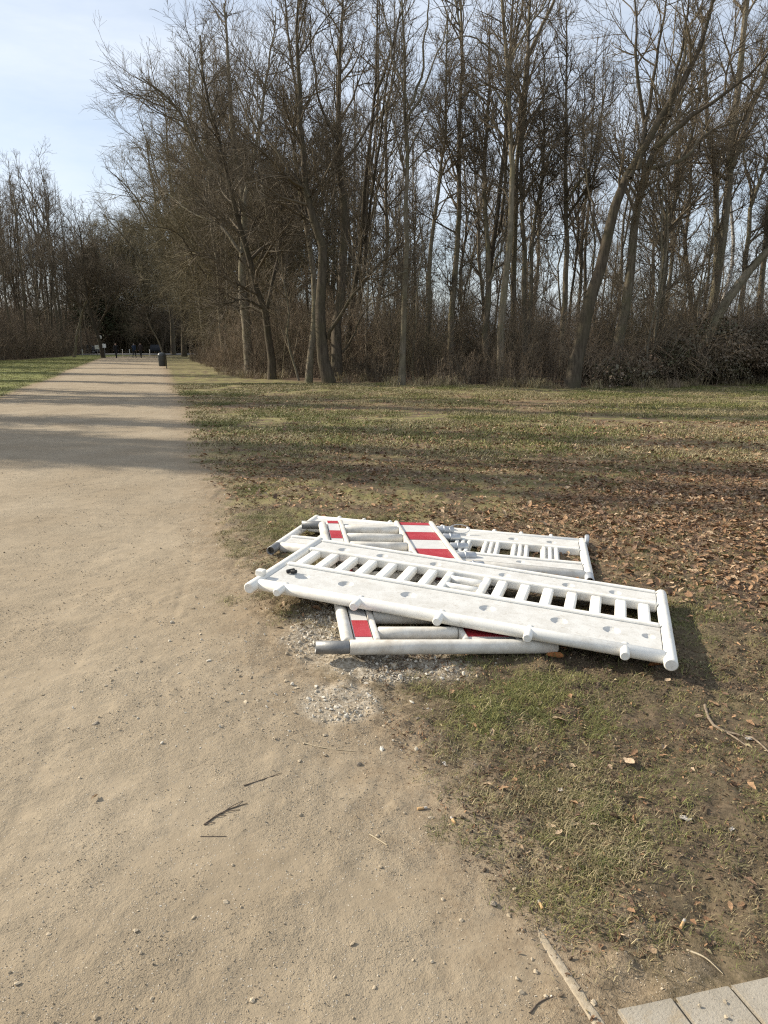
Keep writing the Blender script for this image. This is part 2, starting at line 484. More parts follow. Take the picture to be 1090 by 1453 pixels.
# stones
def stone_mesh(seed, sub=1, flat=0.6):
    r = np.random.default_rng(seed)
    bm = bmesh.new(); bmesh.ops.create_icosphere(bm, subdivisions=sub, radius=0.5)
    sx, sy, sz = r.uniform(.7, 1.25), r.uniform(.5, .95), r.uniform(.32, .62) * flat / .6
    dirs = r.normal(size=(5, 3)); dirs /= np.linalg.norm(dirs, axis=1)[:, None]
    cut = r.uniform(.20, .40, 5)
    for vtx in bm.verts:
        p = np.array(vtx.co)
        for d, c_ in zip(dirs, cut):
            q = p @ d
            if q > c_: p = p - d * (q - c_)
        p = p * (1 + r.normal(0, .05))
        vtx.co = (p[0] * sx, p[1] * sy, p[2] * sz)
    me = bpy.data.meshes.new('stone'); bm.to_mesh(me); bm.free()
    return me

def stone_mat(name, a, b):
    t = NT(name); c = t.mix(t.rnd(), a, b); v = t.obj()
    c = t.mix(t.mr(t.noise(v, 6, 4), .35, .65), t.hsv(c, v=.8), t.hsv(c, v=1.12))
    return t.done(c, 0.85, t.bump(t.noise(v, 14, 3), .3, .05), .2)
M_ST_PALE = stone_mat('stone_pale', (0.46, 0.41, 0.325), (0.70, 0.645, 0.545))
M_ST_TAN = stone_mat('stone_tan', (0.34, 0.275, 0.19), (0.54, 0.45, 0.325))
M_ST_GREY = stone_mat('stone_grey', (0.17, 0.14, 0.105), (0.34, 0.29, 0.225))
C_PALE = variants('pale_stone', [stone_mesh(i, 1) for i in range(8)], [M_ST_PALE, M_ST_TAN, M_ST_TAN, M_ST_PALE])
C_GRIT = variants('grit_stone', [stone_mesh(20 + i, 1) for i in range(8)], [M_ST_TAN, M_ST_TAN, M_ST_PALE, M_ST_TAN, M_ST_TAN, M_ST_PALE, M_ST_TAN, M_ST_GREY])

x, y = cand(-1.3, 1.1, 2.3, 4.0, 15000)
k = rng.uniform(0, 1, len(x)) < np.maximum(gravel_m(x, y) ** 1.6 * (.25 + .9 * sstep(.35, .65, fbm(x * 9, y * 9, 93, 3))), .035 * sstep(1.5, .3, np.hypot(x + .3, y - 3.1)))
x, y = x[k], y[k]; n = len(x)
s = np.clip(rng.lognormal(math.log(0.0075), 0.6, n), 0.0035, 0.036)
scatter('gravel', np.stack([x, y, hgt(x, y) + s * .06], 1), rng.uniform(-.5, 6.28, (n, 3)), s, rng.integers(0, 8, n), C_PALE, 'pale crushed gravel spilled under the striped barrier')

PX, PY, PS = [], [], []
for (x0, x1, y0, y1, dens, s0) in ((-1.7, 0.75, 1.15, 2.3, 16000, 0.0027), (-2.6, 0.3, 2.3, 4.2, 8000, 0.0036), (-5, 0, 4.2, 8.5, 1500, 0.0058)):
    x, y = cand(x0, x1, y0, y1, dens)
    p = path_sd(x, y)
    cl = .5 * fbm(x * 2.2, y * 2.2, 13, 3) + .5 * fbm(x * 7, y * 7, 60, 3)
    pr = sstep(-.5, .05, p) * (0.10 + 0.90 * sstep(.48, .60, cl)) + 0.7 * sstep(.45, .05, np.abs(p)) * sstep(.42, .6, cl)
    k = (rng.uniform(0, 1, len(x)) < pr) & in_view(x, y)
    x, y = x[k], y[k]
    PX.append(x); PY.append(y); PS.append(np.clip(rng.lognormal(math.log(s0), .5, len(x)), s0 * .45, s0 * 3.6))
x, y, s = np.concatenate(PX), np.concatenate(PY), np.concatenate(PS); n = len(x)
scatter('grit', np.stack([x, y, hgt(x, y) + s * .12], 1), rng.uniform(-.5, 6.28, (n, 3)), s, rng.integers(0, 8, n), C_GRIT, 'loose grit scattered over the sandy path')

# dead leaves
def leaf_mesh(seed):
    r = np.random.default_rng(seed)
    L, W = 1.0, r.uniform(.42, .7); K = 5
    curl, fold, tw = r.uniform(-.9, 1.4), r.uniform(.1, .9), r.uniform(-.6, .6)
    V = []; F = []
    for i in range(K + 1):
        u = i / K; wd_ = W * .5 * math.sin(math.pi * min(max(u, .03), .985)) ** .7 * (1 + r.uniform(-.28, .28))
        ang = curl * (u - .5); yy = (math.sin(ang) / max(abs(curl), .01) if abs(curl) > .05 else u - .5) * (1 if curl >= 0 else -1)
        zz = (1 - math.cos(ang)) * .6 + r.uniform(-.02, .02)
        for s_ in (-1, 0, 1):
            a = s_ * fold + tw * (u - .5)
            V.append((s_ * wd_ * math.cos(a), yy, zz + abs(s_) * wd_ * abs(math.sin(a)) + r.uniform(-.03, .03)))
    for i in range(K):
        for j in range(2):
            k = i * 3 + j; F.append((k, k + 1, k + 4, k + 3))
    me = bpy.data.meshes.new('leaf'); me.from_pydata(V, [], F); me.update(); me.shade_smooth()
    return me

def leaf_mat(name, a, b):
    t = NT(name); c = t.mix(t.rnd(), a, b); v = t.obj()
    c = t.mix(t.mr(t.noise(v, 5, 4), .35, .65), t.hsv(c, v=.72), t.hsv(c, v=1.15))
    return t.done(c, 0.7, t.bump(t.noise(v, 8, 3), .3, .05), .25)
M_LF = [leaf_mat('leaf_brown', (0.20, 0.110, 0.058), (0.38, 0.235, 0.130)), leaf_mat('leaf_tan', (0.33, 0.23, 0.14), (0.48, 0.36, 0.24)),
        leaf_mat('leaf_dark', (0.14, 0.086, 0.056), (0.25, 0.16, 0.10))]
lm = [leaf_mesh(300 + i) for i in range(9)]
C_LEAF = variants('fallen_leaf', lm, [M_LF[0], M_LF[2], M_LF[0], M_LF[1]])
PX, PY, PS = [], [], []
for (x0, x1, y0, y1, dens, base) in ((0.2, 2.6, 1.2, 3.4, 420, .34), (-2.6, 7.5, 3.4, 9, 1300, .14), (-8, 10, 9, 14, 260, .22), (-12, 16, 14, 28, 75, .20)):
    x, y = cand(x0, x1, y0, y1, dens)
    pr = (leaf_m(x, y) * .95 + base * sstep(.35, .6, fbm(x * 1.7, y * 1.7, 66, 3))) * sstep(.1, -.3, path_sd(x, y))
    k = (rng.uniform(0, 1, len(x)) < pr) & in_view(x, y) & ~((y < 1.46) & (x > .5))
    x, y = x[k], y[k]
    PX.append(x); PY.append(y); PS.append(np.clip(rng.lognormal(math.log(.030), .40, len(x)), .012, .075) * (0.5 if y1 < 4 else 1.0 if y1 < 10 else 1.4))
x, y, s = np.concatenate(PX), np.concatenate(PY), np.concatenate(PS); n = len(x)
rot = np.stack([rng.normal(0, .45, n), rng.normal(0, .45, n), rng.uniform(0, 6.28, n)], 1)
scatter('leaves', np.stack([x, y, hgt(x, y) + .006 + s * .1], 1), rot, s, rng.integers(0, 9, n), C_LEAF, 'brown fallen leaves strewn across the lawn')

M_CLOD = stone_mat('clod', (.075, .055, .038), (.20, .15, .10))
C_CLOD = variants('clod', [stone_mesh(40 + i, 1) for i in range(6)], [M_CLOD])
x, y = cand(-.2, 2.4, 1.2, 4.6, 9000)
k = (rng.uniform(0, 1, len(x)) < sstep(.15, -.1, path_sd(x, y)) * sstep(.42, .62, fbm(x * 2.4, y * 2.4, 69, 4)) * sstep(4.6, 3.0, y)) & in_view(x, y) & ~((y < 1.42) & (x > .5))
x, y = x[k], y[k]; n = len(x); s = np.clip(rng.lognormal(math.log(.0065), .5, n), .003, .026)
scatter('clods_of_dirt', np.stack([x, y, hgt(x, y) + s * .1], 1), rng.uniform(-.5, 6.28, (n, 3)), s, rng.integers(0, 6, n), C_CLOD, 'crumbs of dark soil in the worn turf')
# small dry debris: leaf crumbs and straw on the bare soil
C_CRUMB = variants('crumb', [m.copy() for m in lm], [M_LF[2], M_LF[0], M_LF[2], M_GR[2]])
for c_ in C_CRUMB.objects:
    if len(c_.data.materials) > 1: c_.data.materials.pop(index=0)
PX, PY, PS = [], [], []
for (x0, x1, y0, y1, dens, s0) in ((0.0, 2.4, 1.2, 3.3, 9500, .0082), (-1.4, 4.2, 3.3, 6.5, 1800, .014)):
    x, y = cand(x0, x1, y0, y1, dens)
    pr = sstep(.12, -.2, path_sd(x, y)) * (.25 + .75 * sstep(.40, .6, fbm(x * 3, y * 3, 68, 3)))
    k = (rng.uniform(0, 1, len(x)) < pr) & in_view(x, y) & ~((y < 1.43) & (x > .5))
    PX.append(x[k]); PY.append(y[k]); PS.append(np.clip(rng.lognormal(math.log(s0), .45, k.sum()), .004, .03))
x, y, s = np.concatenate(PX), np.concatenate(PY), np.concatenate(PS); n = len(x)
rot = np.stack([rng.normal(0, .5, n), rng.normal(0, .5, n), rng.uniform(0, 6.28, n)], 1)
sc3 = np.stack([s * rng.uniform(.35, 1, n), s, s], 1)
scatter('leaf_litter', np.stack([x, y, hgt(x, y) + .004], 1), rot, sc3, rng.integers(0, 9, n), C_CRUMB, 'crumbled leaf litter and straw on the bare soil')

# ------------------------------------------------------------------ trees
def tubes(P, R, sides):
    """P (N,K,3) R (N,K) -> verts, quads"""
    N, K, _ = P.shape
    T = np.empty_like(P)
    T[:, 1:-1] = P[:, 2:] - P[:, :-2] if K > 2 else T[:, 1:-1]
    T[:, 0] = P[:, 1] - P[:, 0]; T[:, -1] = P[:, -1] - P[:, -2]
    T /= np.linalg.norm(T, axis=2, keepdims=True) + 1e-9
    ov = P[:, -1] - P[:, 0]; ov /= np.linalg.norm(ov, axis=1, keepdims=True) + 1e-9
    ref = np.where(np.abs(ov[:, 2:3]) > 0.75, np.array([[1.0, 0, 0]]), np.array([[0, 0, 1.0]]))[:, None, :]
    U = np.cross(T, np.broadcast_to(ref, T.shape)); U /= np.linalg.norm(U, axis=2, keepdims=True) + 1e-9
    W = np.cross(T, U)
    a = np.arange(sides) * (2 * math.pi / sides)
    V = P[:, :, None, :] + R[:, :, None, None] * (U[:, :, None, :] * np.cos(a)[None, None, :, None] + W[:, :, None, :] * np.sin(a)[None, None, :, None])
    idx = np.arange(N * K * sides).reshape(N, K, sides)
    b = np.roll(idx, -1, axis=2)
    F = np.stack([idx[:, :-1], b[:, :-1], b[:, 1:], idx[:, 1:]], -1).reshape(-1, 4)
    return V.reshape(-1, 3), F

def join(parts):
    V = []; F = []; o = 0
    for v, f in parts:
        V.append(v); F.append(f + o); o += len(v)
    return np.concatenate(V), np.concatenate(F)

def smooth_line(pts, K, r=None, wob=0.0):
    pts = np.asarray(pts, float)
    d = np.r_[0, np.cumsum(np.linalg.norm(np.diff(pts, axis=0), axis=1))]
    u = np.linspace(0, d[-1], K)
    m = np.gradient(pts, d, axis=0) if len(pts) > 2 else np.repeat((pts[1:] - pts[:1]) / d[-1], 2, 0)
    i = np.clip(np.searchsorted(d, u, side='right') - 1, 0, len(d) - 2)
    h = (d[i + 1] - d[i])[:, None]; s = ((u - d[i]) / (d[i + 1] - d[i]))[:, None]
    q = (2 * s**3 - 3 * s**2 + 1) * pts[i] + (s**3 - 2 * s**2 + s) * h * m[i] + (-2 * s**3 + 3 * s**2) * pts[i + 1] + (s**3 - s**2) * h * m[i + 1]
    if wob and r is not None:
        n_ = np.cumsum(r.normal(0, wob, (K, 3)), 0); n_ -= np.linspace(0, 1, K)[:, None] * n_[-1]; n_[:, 2] *= .2
        q = q + n_
    return q

def sprout(P, R, n, tr, ang, length, K, up, wig, rr, r, tip, rmax=1, wt=None):
    """n children on the lines P; returns their lines"""
    N, KP, _ = P.shape
    Ls = np.linalg.norm(np.diff(P, axis=1), axis=2).sum(1)
    w = Ls if wt is None else wt
    par = r.choice(N, n, p=w / w.sum())
    t_ = r.uniform(tr[0], tr[1], n)
    f = t_ * (KP - 1); i = np.minimum(f.astype(int), KP - 2); s = (f - i)[:, None]
    p0 = P[par, i] * (1 - s) + P[par, i + 1] * s
    r0 = R[par, i] * (1 - s[:, 0]) + R[par, i + 1] * s[:, 0]
    T = P[par, i + 1] - P[par, i]; T /= np.linalg.norm(T, axis=1, keepdims=True) + 1e-9
    q = r.normal(size=(n, 3)); q -= (q * T).sum(1)[:, None] * T; q /= np.linalg.norm(q, axis=1, keepdims=True) + 1e-9
    a = np.radians(r.normal(ang, 10, n))[:, None]
    d = T * np.cos(a) + q * np.sin(a)
    Lc = (length(t_, Ls[par]) if callable(length) else length * np.ones(n)) * r.uniform(.55, 1.2, n)
    out = np.empty((n, K, 3)); out[:, 0] = p0
    st = (Lc / (K - 1))[:, None]
    for k in range(1, K):
        d = d + np.array([0, 0, up]) * (st if False else 1.0 / (K - 1)) + r.normal(0, wig, (n, 3))
        d /= np.linalg.norm(d, axis=1, keepdims=True)
        out[:, k] = out[:, k - 1] + d * st
    rb = np.minimum(r0 * rr, rmax)
    rb = np.minimum(rb, 0.004 + 0.017 * Lc)
    RR = rb[:, None] * np.linspace(1, 0, K)[None] + tip * np.linspace(0, 1, K)[None]
    return out, RR

def grow(stems, seed, l1=4.0, n1=26, n2=150, n3=900, n4=4200, t0=.3, ang=48, up=.45, tip=.005, droop=0.0, sides=8):
    """stems: list of (points, r0, r1). Returns trunk mesh and crown mesh"""
    r = np.random.default_rng(seed)
    K = 14
    SP = np.stack([smooth_line(p, K, r, .05) for p, _, _ in stems])
    u = np.linspace(0, 1, K)
    SR = np.stack([a * (1 - u) ** 1.0 + b * u for _, a, b in stems])
    flare = np.ones((len(stems), K)); flare[0, 0] = 1.28; flare[0, 1] = 1.05
    tv_, tf_ = tubes(SP, SR * flare, sides)
    H = SP[:, :, 2].max()
    def len1(t_, L): return l1 * (1.15 - .75 * t_) * np.minimum(1.0, L / 5.0) 
    B1, R1 = sprout(SP, SR, n1, (t0, .97), ang, len1, 7, up, .13, .62, r, tip * 1.6)
    B2, R2 = sprout(np.concatenate([B1]), R1, n2, (.15, .97), 42, lambda t_, L: L * (.72 - .3 * t_), 5, up * .6 - droop, .16, .7, r, tip * 1.2)
    # leaders of the stems also carry secondary branches near their tips
    B2b, R2b = sprout(SP, SR, max(8, n2 // 5), (.55, .99), 40, lambda t_, L: .45 * l1 * (1.2 - .7 * t_), 5, up, .14, .7, r, tip * 1.2)
    B2 = np.concatenate([B2, B2b]); R2 = np.concatenate([R2, R2b])
    B3, R3 = sprout(B2, R2, n3, (.12, .98), 40, lambda t_, L: L * (.66 - .25 * t_), 3, .25 - droop, .16, .75, r, tip)
    B4, R4 = sprout(B3, R3, n4, (.1, 1.0), 40, lambda t_, L: np.maximum(L * .70, .25), 2, .15 - droop * .6, .15, .8, r, tip * .8)
    cv, cf = join([tubes(B1, R1, 5), tubes(B2, R2, 4), tubes(B3, R3, 3), tubes(B4, R4, 3)])
    return np_mesh('trunk', tv_, tf_), np_mesh('crown', cv, cf)

def bark(name, a, b, moss, lich=.0, vs=1.0):
    t = NT(name); v = t.obj()
    vs_ = t.scale(v, (1, 1, .18))
    n1 = t.noise(vs_, 14 * vs, 6, .7); n2 = t.noise(v, 1.1, 3)
    c = t.mix(t.mr(n1, .35, .65), a, b)
    c = t.mix(t.mr(n2, .42, .68, 0, .6), c, moss)
    if lich: c = t.mix(t.mr(t.noise(v, 7, 4), .62, .68, 0, lich), c, (.36, .35, .30))
    c = t.hsv(c, v=t.mr(t.rnd(), 0, 1, .8, 1.2))
    return t.done(c, .9, t.bump(n1, .7, .02), .15)
M_BARK = bark('bark_grey', (.072, .058, .041), (.195, .162, .118), (.13, .122, .06), .2)
M_BARKD = bark('bark_dark', (.042, .033, .024), (.115, .094, .068), (.08, .072, .040))
M_BARKL = bark('bark_pale', (.10, .083, .060), (.27, .23, .17), (.17, .158, .085), .3)
M_TWIG = simple('twig_brown', (.088, .070, .047), (.178, .143, .097), 2.0, .85, 0, .25)
M_TWIGO = simple('twig_olive', (.105, .087, .050), (.195, .163, .096), 1.5, .85, 0, .2)
M_STEMR = simple('stem_reddish', (.135, .101, .068), (.265, .205, .14), 1.5, .85, 0, .35)
t = NT('birch_bark'); v = t.obj()
c = t.mix(t.mr(t.noise(t.scale(v, (1, 1, 4)), 3.0, 5, .7), .54, .60), (.62, .58, .52), (.06, .05, .045))
M_BIRCH = t.done(c, .7)

def tree(name, base, meshes, label, cat='tree', group=None, mats=None, rz=0.0, sc=1.0):
    t = empty(name, base); tag(t, label, cat, group)
    t.rotation_euler = (0, 0, rz); t.scale = (sc, sc, sc)
    tr = bpy.data.objects.new('trunk', meshes[0]); cr = bpy.data.objects.new('crown', meshes[1])
    for o in (tr, cr):
        COL.objects.link(o); o.parent = t
    return t

def setm(ms, a, b):
    ms[0].materials.append(a); ms[1].materials.append(b); return ms

# --- the trees along the wood's edge, each with its own limbs: pixel polylines at each tree's distance
def custom(label, base_px, d, stems, seed, name='bare_tree', bm=None, tm=None, **kw):
    """stems: list of (pixel points, width px at base, width px at tip, depth drift m)"""
    r = np.random.default_rng(seed + 999)
    if d is None: d = float(gp(*base_px)[1])
    b = at(base_px[0], base_px[1], d); gz = float(hgt(b[0], b[1]))
    base = np.array([b[0], d, gz])
    out = []
    for i, (pp, w0, w1, dz) in enumerate(stems):
        m = len(pp); P = []
        for j, (x_, y_) in enumerate(pp):
            dd = d + dz * (j / max(1, m - 1)) ** 1.2
            P.append(at(x_, y_, dd) - base)
        P = np.array(P)
        if i == 0:
            P[0] = (P[0][0], 0, -0.15)
        sc = d / FPX * .80
        out.append((P, w0 * .5 * sc, max(w1 * .5 * sc, .008)))
    ms = setm(grow(out, seed, **kw), bm or M_BARK, tm or M_TWIG)
    return tree(name, base, ms, label, mats=None)

DN = dict(n1=40, n2=240, n3=1300, n4=5600)
MD = dict(n1=26, n2=130, n3=600, n4=2100)
LT = dict(n1=18, n2=90, n3=520, n4=2600)
custom('big spreading tree with pale trunk and long limb reaching out over the path', (356, 531), None,
       [([(356, 531), (346, 436), (343, 391), (344, 330), (345, 293), (338, 230), (330, 150), (322, 60), (318, 5)], 17, 3, 1),
        ([(344, 300), (335, 275), (318, 252), (285, 220), (252, 152), (222, 124), (200, 110)], 8, 1.5, -3),
        ([(345, 300), (355, 240), (372, 160), (385, 80), (392, 10)], 8, 1.5, 3),
        ([(343, 360), (310, 320), (270, 300), (225, 262)], 6, 1.2, 3)], 11, bm=M_BARKL, l1=5.2, t0=.3, ang=50, up=.45, droop=.03, **DN)
custom('dark forked tree with low crooked side limbs before the pale trunk', (386, 538), None,
       [([(386, 538), (381, 480), (374, 440), (362, 400), (350, 360), (334, 300), (322, 240), (300, 150), (285, 70)], 14, 2, -1),
        ([(376, 442), (385, 400), (392, 365), (394, 300), (402, 220), (410, 140)], 7, 1.5, 2),
        ([(376, 440), (362, 432), (345, 424), (325, 430), (305, 432)], 5, 1.2, -2),
        ([(378, 450), (355, 436), (335, 440), (318, 425)], 4, 1, 2)], 12, bm=M_BARKD, l1=4.8, t0=.28, ang=52, up=.4, droop=.04, **DN)
custom('slim tree leaning a little left of the twin trunks', (435, 543), None,
       [([(435, 543), (441, 475), (443, 404), (439, 346), (427, 292), (419, 241), (415, 190), (419, 129), (410, 65), (405, 0)], 12, 2.5, 1),
        ([(440, 350), (452, 290), (462, 220), (468, 150)], 5, 1, 2)], 13, l1=3.8, t0=.38, **MD)
custom('stout twin trunk with a long crooked limb rising to the right', (468, 545), None,
       [([(468, 545), (459, 475), (459, 411), (459, 340), (440, 276), (434, 207), (430, 130), (425, 50), (424, -10)], 21, 3, 0),
        ([(464, 480), (470, 466), (488, 439), (517, 407), (536, 382), (571, 350)], 7, 2, -2),
        ([(441, 280), (400, 220), (365, 180), (335, 120)], 6, 1.5, 2)], 14, bm=M_BARKD, l1=4.2, t0=.42, **MD)
custom('tall dark trunk standing close behind the stout twin trunk', (481, 541), None,
       [([(481, 541), (482, 481), (488, 411), (489, 314), (482, 216), (483, 129), (484, 43), (486, -30)], 19, 3, 2),
        ([(486, 500), (504, 468), (526, 433), (545, 428)], 4, 1, -1.5),
        ([(484, 230), (510, 190), (535, 140), (550, 90)], 5, 1.3, 2),
        ([(484, 210), (458, 160), (446, 90), (440, 20)], 5, 1.3, -2)], 15, bm=M_BARKD, l1=4.2, t0=.42, **MD)
custom('straight slender tree with upswept fan of bare branches against the sky', (571, 547), None,
       [([(571, 547), (571, 475), (576, 395), (579, 314), (582, 250), (581, 151), (578, 90), (572, 20), (570, -40)], 12, 2, 0),
        ([(581, 155), (560, 90), (540, 20), (530, -30)], 4.5, 1.2, 1),
        ([(581, 150), (596, 95), (606, 30), (610, -40)], 4.5, 1.2, -1),
        ([(581, 170), (610, 110), (632, 50), (645, -10)], 4, 1.2, 1),
        ([(577, 385), (548, 400), (528, 440)], 2.5, .8, -2)], 16, bm=M_BARKL, l1=3.2, t0=.5, ang=34, up=.7, n1=20, n2=90, n3=420, n4=1500)
custom('thin curved tree beside the straight slender one', (601, 540), None,
       [([(601, 540), (609, 456), (616, 360), (622, 300), (630, 200), (634, 90), (636, 20)], 10, 2, 1)], 17, l1=3.4, t0=.45, **MD)
custom('pair trunk with mossy bark, thinner of the two central trunks', (698, 541), None,
       [([(698, 541), (692, 470), (692, 388), (688, 319), (685, 264), (690, 150), (694, 30)], 13, 2, 1),
        ([(693, 400), (705, 350), (716, 310), (735, 260)], 5, 1.3, 1)], 18, l1=3.6, t0=.42, **MD)
custom('tall trunk with arching side branches high above the lawn', (715, 544), None,
       [([(715, 544), (712, 470), (718, 388), (723, 319), (723, 264), (720, 170), (716, 97), (713, 20), (712, -60)], 14, 4, 0),
        ([(720, 165), (707, 130), (690, 122), (672, 126), (650, 140)], 4, 1, 1),
        ([(716, 95), (690, 62), (655, 50), (630, 60)], 4, 1, -1),
        ([(717, 110), (740, 60), (770, 10), (790, -40)], 4.5, 1.2, 1)], 19, bm=M_BARKL, l1=3.8, t0=.45, **MD)
custom('narrow tree right of the tall central trunk', (743, 541), None,
       [([(743, 541), (751, 456), (754, 374), (759, 305), (765, 200), (770, 60)], 9, 2, 2)], 20, l1=3.2, t0=.4, **MD)
custom('upright tree with forked head left of the leaning trunk', (795, 541), 31,
       [([(795, 541), (799, 443), (805, 360), (806, 277), (805, 194), (803, 97), (803, 10)], 12, 2, 1),
        ([(806, 285), (832, 240), (848, 180), (860, 110)], 5, 1.3, 1)], 21, l1=3.6, t0=.42, **MD)
custom('big tree leaning strongly to the right and splitting into long limbs', (813, 548), 25.5,
       [([(813, 548), (834, 457), (853, 383), (864, 338), (880, 285), (900, 245), (920, 215), (944, 170), (983, 97), (1007, 24), (1020, -40)], 26, 4, 0),
        ([(896, 252), (906, 215), (910, 185), (905, 87), (900, 10), (898, -40)], 9, 2, 1),
        ([(925, 210), (973, 170), (1022, 141), (1075, 92), (1120, 40)], 9, 2, -1),
        ([(905, 240), (915, 190), (922, 136), (944, 29), (950, -40)], 8, 2, 2),
        ([(858, 365), (850, 320), (838, 270), (830, 200)], 6, 1.5, 2),
        ([(950, 165), (960, 90), (975, 10), (985, -40)], 6, 2, 1)], 22, bm=M_BARKD, l1=4.4, t0=.45, **MD)
custom('thick mossy trunk rising just behind the leaning tree', (874, 545), 28,
       [([(874, 545), (880, 476), (893, 396), (898, 330), (905, 282), (916, 245), (934, 205), (960, 120), (975, 40)], 22, 4, 1),
        ([(920, 240), (968, 225), (1000, 190), (1050, 170)], 7, 2, 2)], 23, l1=4.2, t0=.45, **MD)
custom('curved forking tree in the bramble left of the birch', (935, 535), 33,
       [([(935, 535), (938, 440), (942, 364), (945, 330), (953, 303), (965, 263), (968, 233), (988, 185), (996, 100)], 14, 3, 1),
        ([(944, 335), (940, 290), (934, 255), (938, 200)], 6, 2, 1)], 24, l1=3.8, t0=.4, **MD)
custom('white barked birch showing pale among the brown trunks', (1014, 530), 36,
       [([(1014, 530), (1021, 436), (1031, 399), (1037, 356), (1034, 303), (1030, 250), (1032, 219), (1037, 170), (1030, 110)], 9, 2, 1),
        ([(1031, 240), (1016, 200), (1010, 170)], 4, 1.2, 1)], 25, name='birch_tree', bm=M_BIRCH, l1=2.6, t0=.45, **LT)
custom('thick upright trunk just left of the birch', (1006, 535), 34,
       [([(1006, 535), (1012, 420), (1015, 356), (1018, 290), (1012, 219), (1007, 160), (1000, 80), (995, 10)], 15, 3, 1),
        ([(1014, 230), (1045, 180), (1070, 120), (1090, 60)], 6, 2, 1)], 26, bm=M_BARKL, l1=3.8, t0=.4, **MD)
custom('bare smooth trunk slanting out to the right above the bramble', (972, 540), 28.5,
       [([(972, 540), (998, 495), (1021, 460), (1045, 420), (1066, 391), (1087, 364), (1125, 330), (1170, 290)], 23, 8, 0)], 27, bm=M_BARKL, l1=2.6, t0=.6, **LT)
custom('pale slanting tree at the wood edge behind the slanting bare trunk', (1046, 530), 35,
       [([(1046, 530), (1056, 400), (1066, 290), (1084, 243), (1100, 190), (1130, 90)], 11, 3, 1),
        ([(1068, 285), (1060, 220), (1058, 150)], 5, 1.5, 1)], 28, bm=M_BARKL, l1=3.6, t0=.4, **MD)
custom('lit thin trunk among low twigs at the start of the wood', (294, 513), None,
       [([(294, 513), (288, 470), (282, 400), (276, 300), (272, 200), (268, 80)], 7, 1.5, 1),
        ([(278, 330), (250, 255), (228, 190)], 4, 1, -2),
        ([(280, 400), (255, 330), (225, 270), (200, 210)], 4, 1, 2)], 29, bm=M_BARKL, l1=6.0, t0=.2, ang=56, up=.35, droop=.06, tm=M_TWIGO, tip=.008, **DN)
custom('broad tree with low hanging twigs right beside the path bin', (318, 520), None,
       [([(318, 520), (315, 440), (308, 350), (300, 250), (290, 150), (284, 50)], 9, 2, 1),
        ([(304, 300), (278, 225), (258, 150), (248, 105)], 4, 1, 2),
        ([(310, 430), (280, 370), (250, 330), (215, 320)], 4, 1, -2),
        ([(300, 345), (340, 280), (350, 200)], 4, 1, 3)], 30, bm=M_BARKD, l1=5.6, t0=.2, ang=56, up=.35, droop=.08, tm=M_TWIGO, tip=.007, **DN)
custom('tree with wide dense crown leaning across the end of the path', (262, 507), None,
       [([(262, 507), (258, 420), (250, 330), (240, 240), (232, 140)], 9, 2, 1),
        ([(256, 400), (220, 330), (185, 270), (150, 238)], 5, 1, 2),
        ([(252, 340), (222, 250), (198, 165)], 4, 1, -2),
        ([(256, 390), (290, 310), (312, 200)], 4, 1, 2)], 31, bm=M_BARKD, l1=8, t0=.16, ang=56, up=.35, droop=.06, tm=M_TWIGO, tip=.010, **DN)
custom('tree with dense twiggy crown farther up beside the path', (246, 504), None,
       [([(246, 504), (241, 430), (230, 340), (218, 270), (208, 200)], 8, 2, 1),
        ([(240, 430), (205, 375), (170, 330), (142, 300)], 5, 1, 2),
        ([(233, 365), (196, 295), (165, 250)], 4, 1, -2)], 32, bm=M_BARKD, l1=8.5, t0=.16, ang=56, up=.35, droop=.06, tm=M_TWIGO, tip=.011, **DN)
custom('thin stem leaning over the path behind the bin', (233, 506), 82,
       [([(233, 506), (226, 485), (215, 464), (203, 430)], 3, 1, 0)], 33, bm=M_BARKL, l1=2.5, t0=.4, **LT)
custom('dark leaning tree with forked trunk at the end of the lawn', (147, 506), 88,
       [([(147, 506), (141, 485), (134, 464), (126, 430), (118, 380), (112, 320)], 7, 2, 0),
        ([(136, 468), (146, 450), (160, 425), (172, 400)], 4, 1, 0)], 34, bm=M_BARKD, l1=8, t0=.3, tip=.011, **MD)
custom('lit tree leaning right at the corner of the far wood', (105, 506), 90,
       [([(105, 506), (112, 460), (122, 425), (138, 387), (150, 340)], 5, 2, 0)], 35, bm=M_BARKL, l1=6, t0=.4, tip=.011, **MD)

# --- generic forest trees, a few shapes copied
def wood_tree(seed, H, r0, fork, lean=.6, **kw):
    r = np.random.default_rng(seed)
    pts = [(0, 0, -.2)]
    x_, y_ = 0.0, 0.0
    dx, dy = r.normal(0, lean * 1.6, 2)
    for k in range(1, 7):
        x_ += dx / 6 + r.normal(0, .2); y_ += dy / 6 + r.normal(0, .2)
        pts.append((x_, y_, H * k / 6))
    st = [(pts, r0, .015)]
    P = np.array(pts)
    for f in range(fork):
        k = r.integers(2, 5); b = P[k]; a = r.uniform(0, 6.28); q = r.uniform(1.5, 3.2)
        L = (H - b[2]) * r.uniform(.6, .9)
        st.append(([b, b + (q * .4 * math.cos(a), q * .4 * math.sin(a), L * .35), b + (q * .8 * math.cos(a), q * .8 * math.sin(a), L * .7), b + (q * math.cos(a), q * math.sin(a), L)], r0 * .5, .012))
    return grow(st, seed, sides=7, **kw)

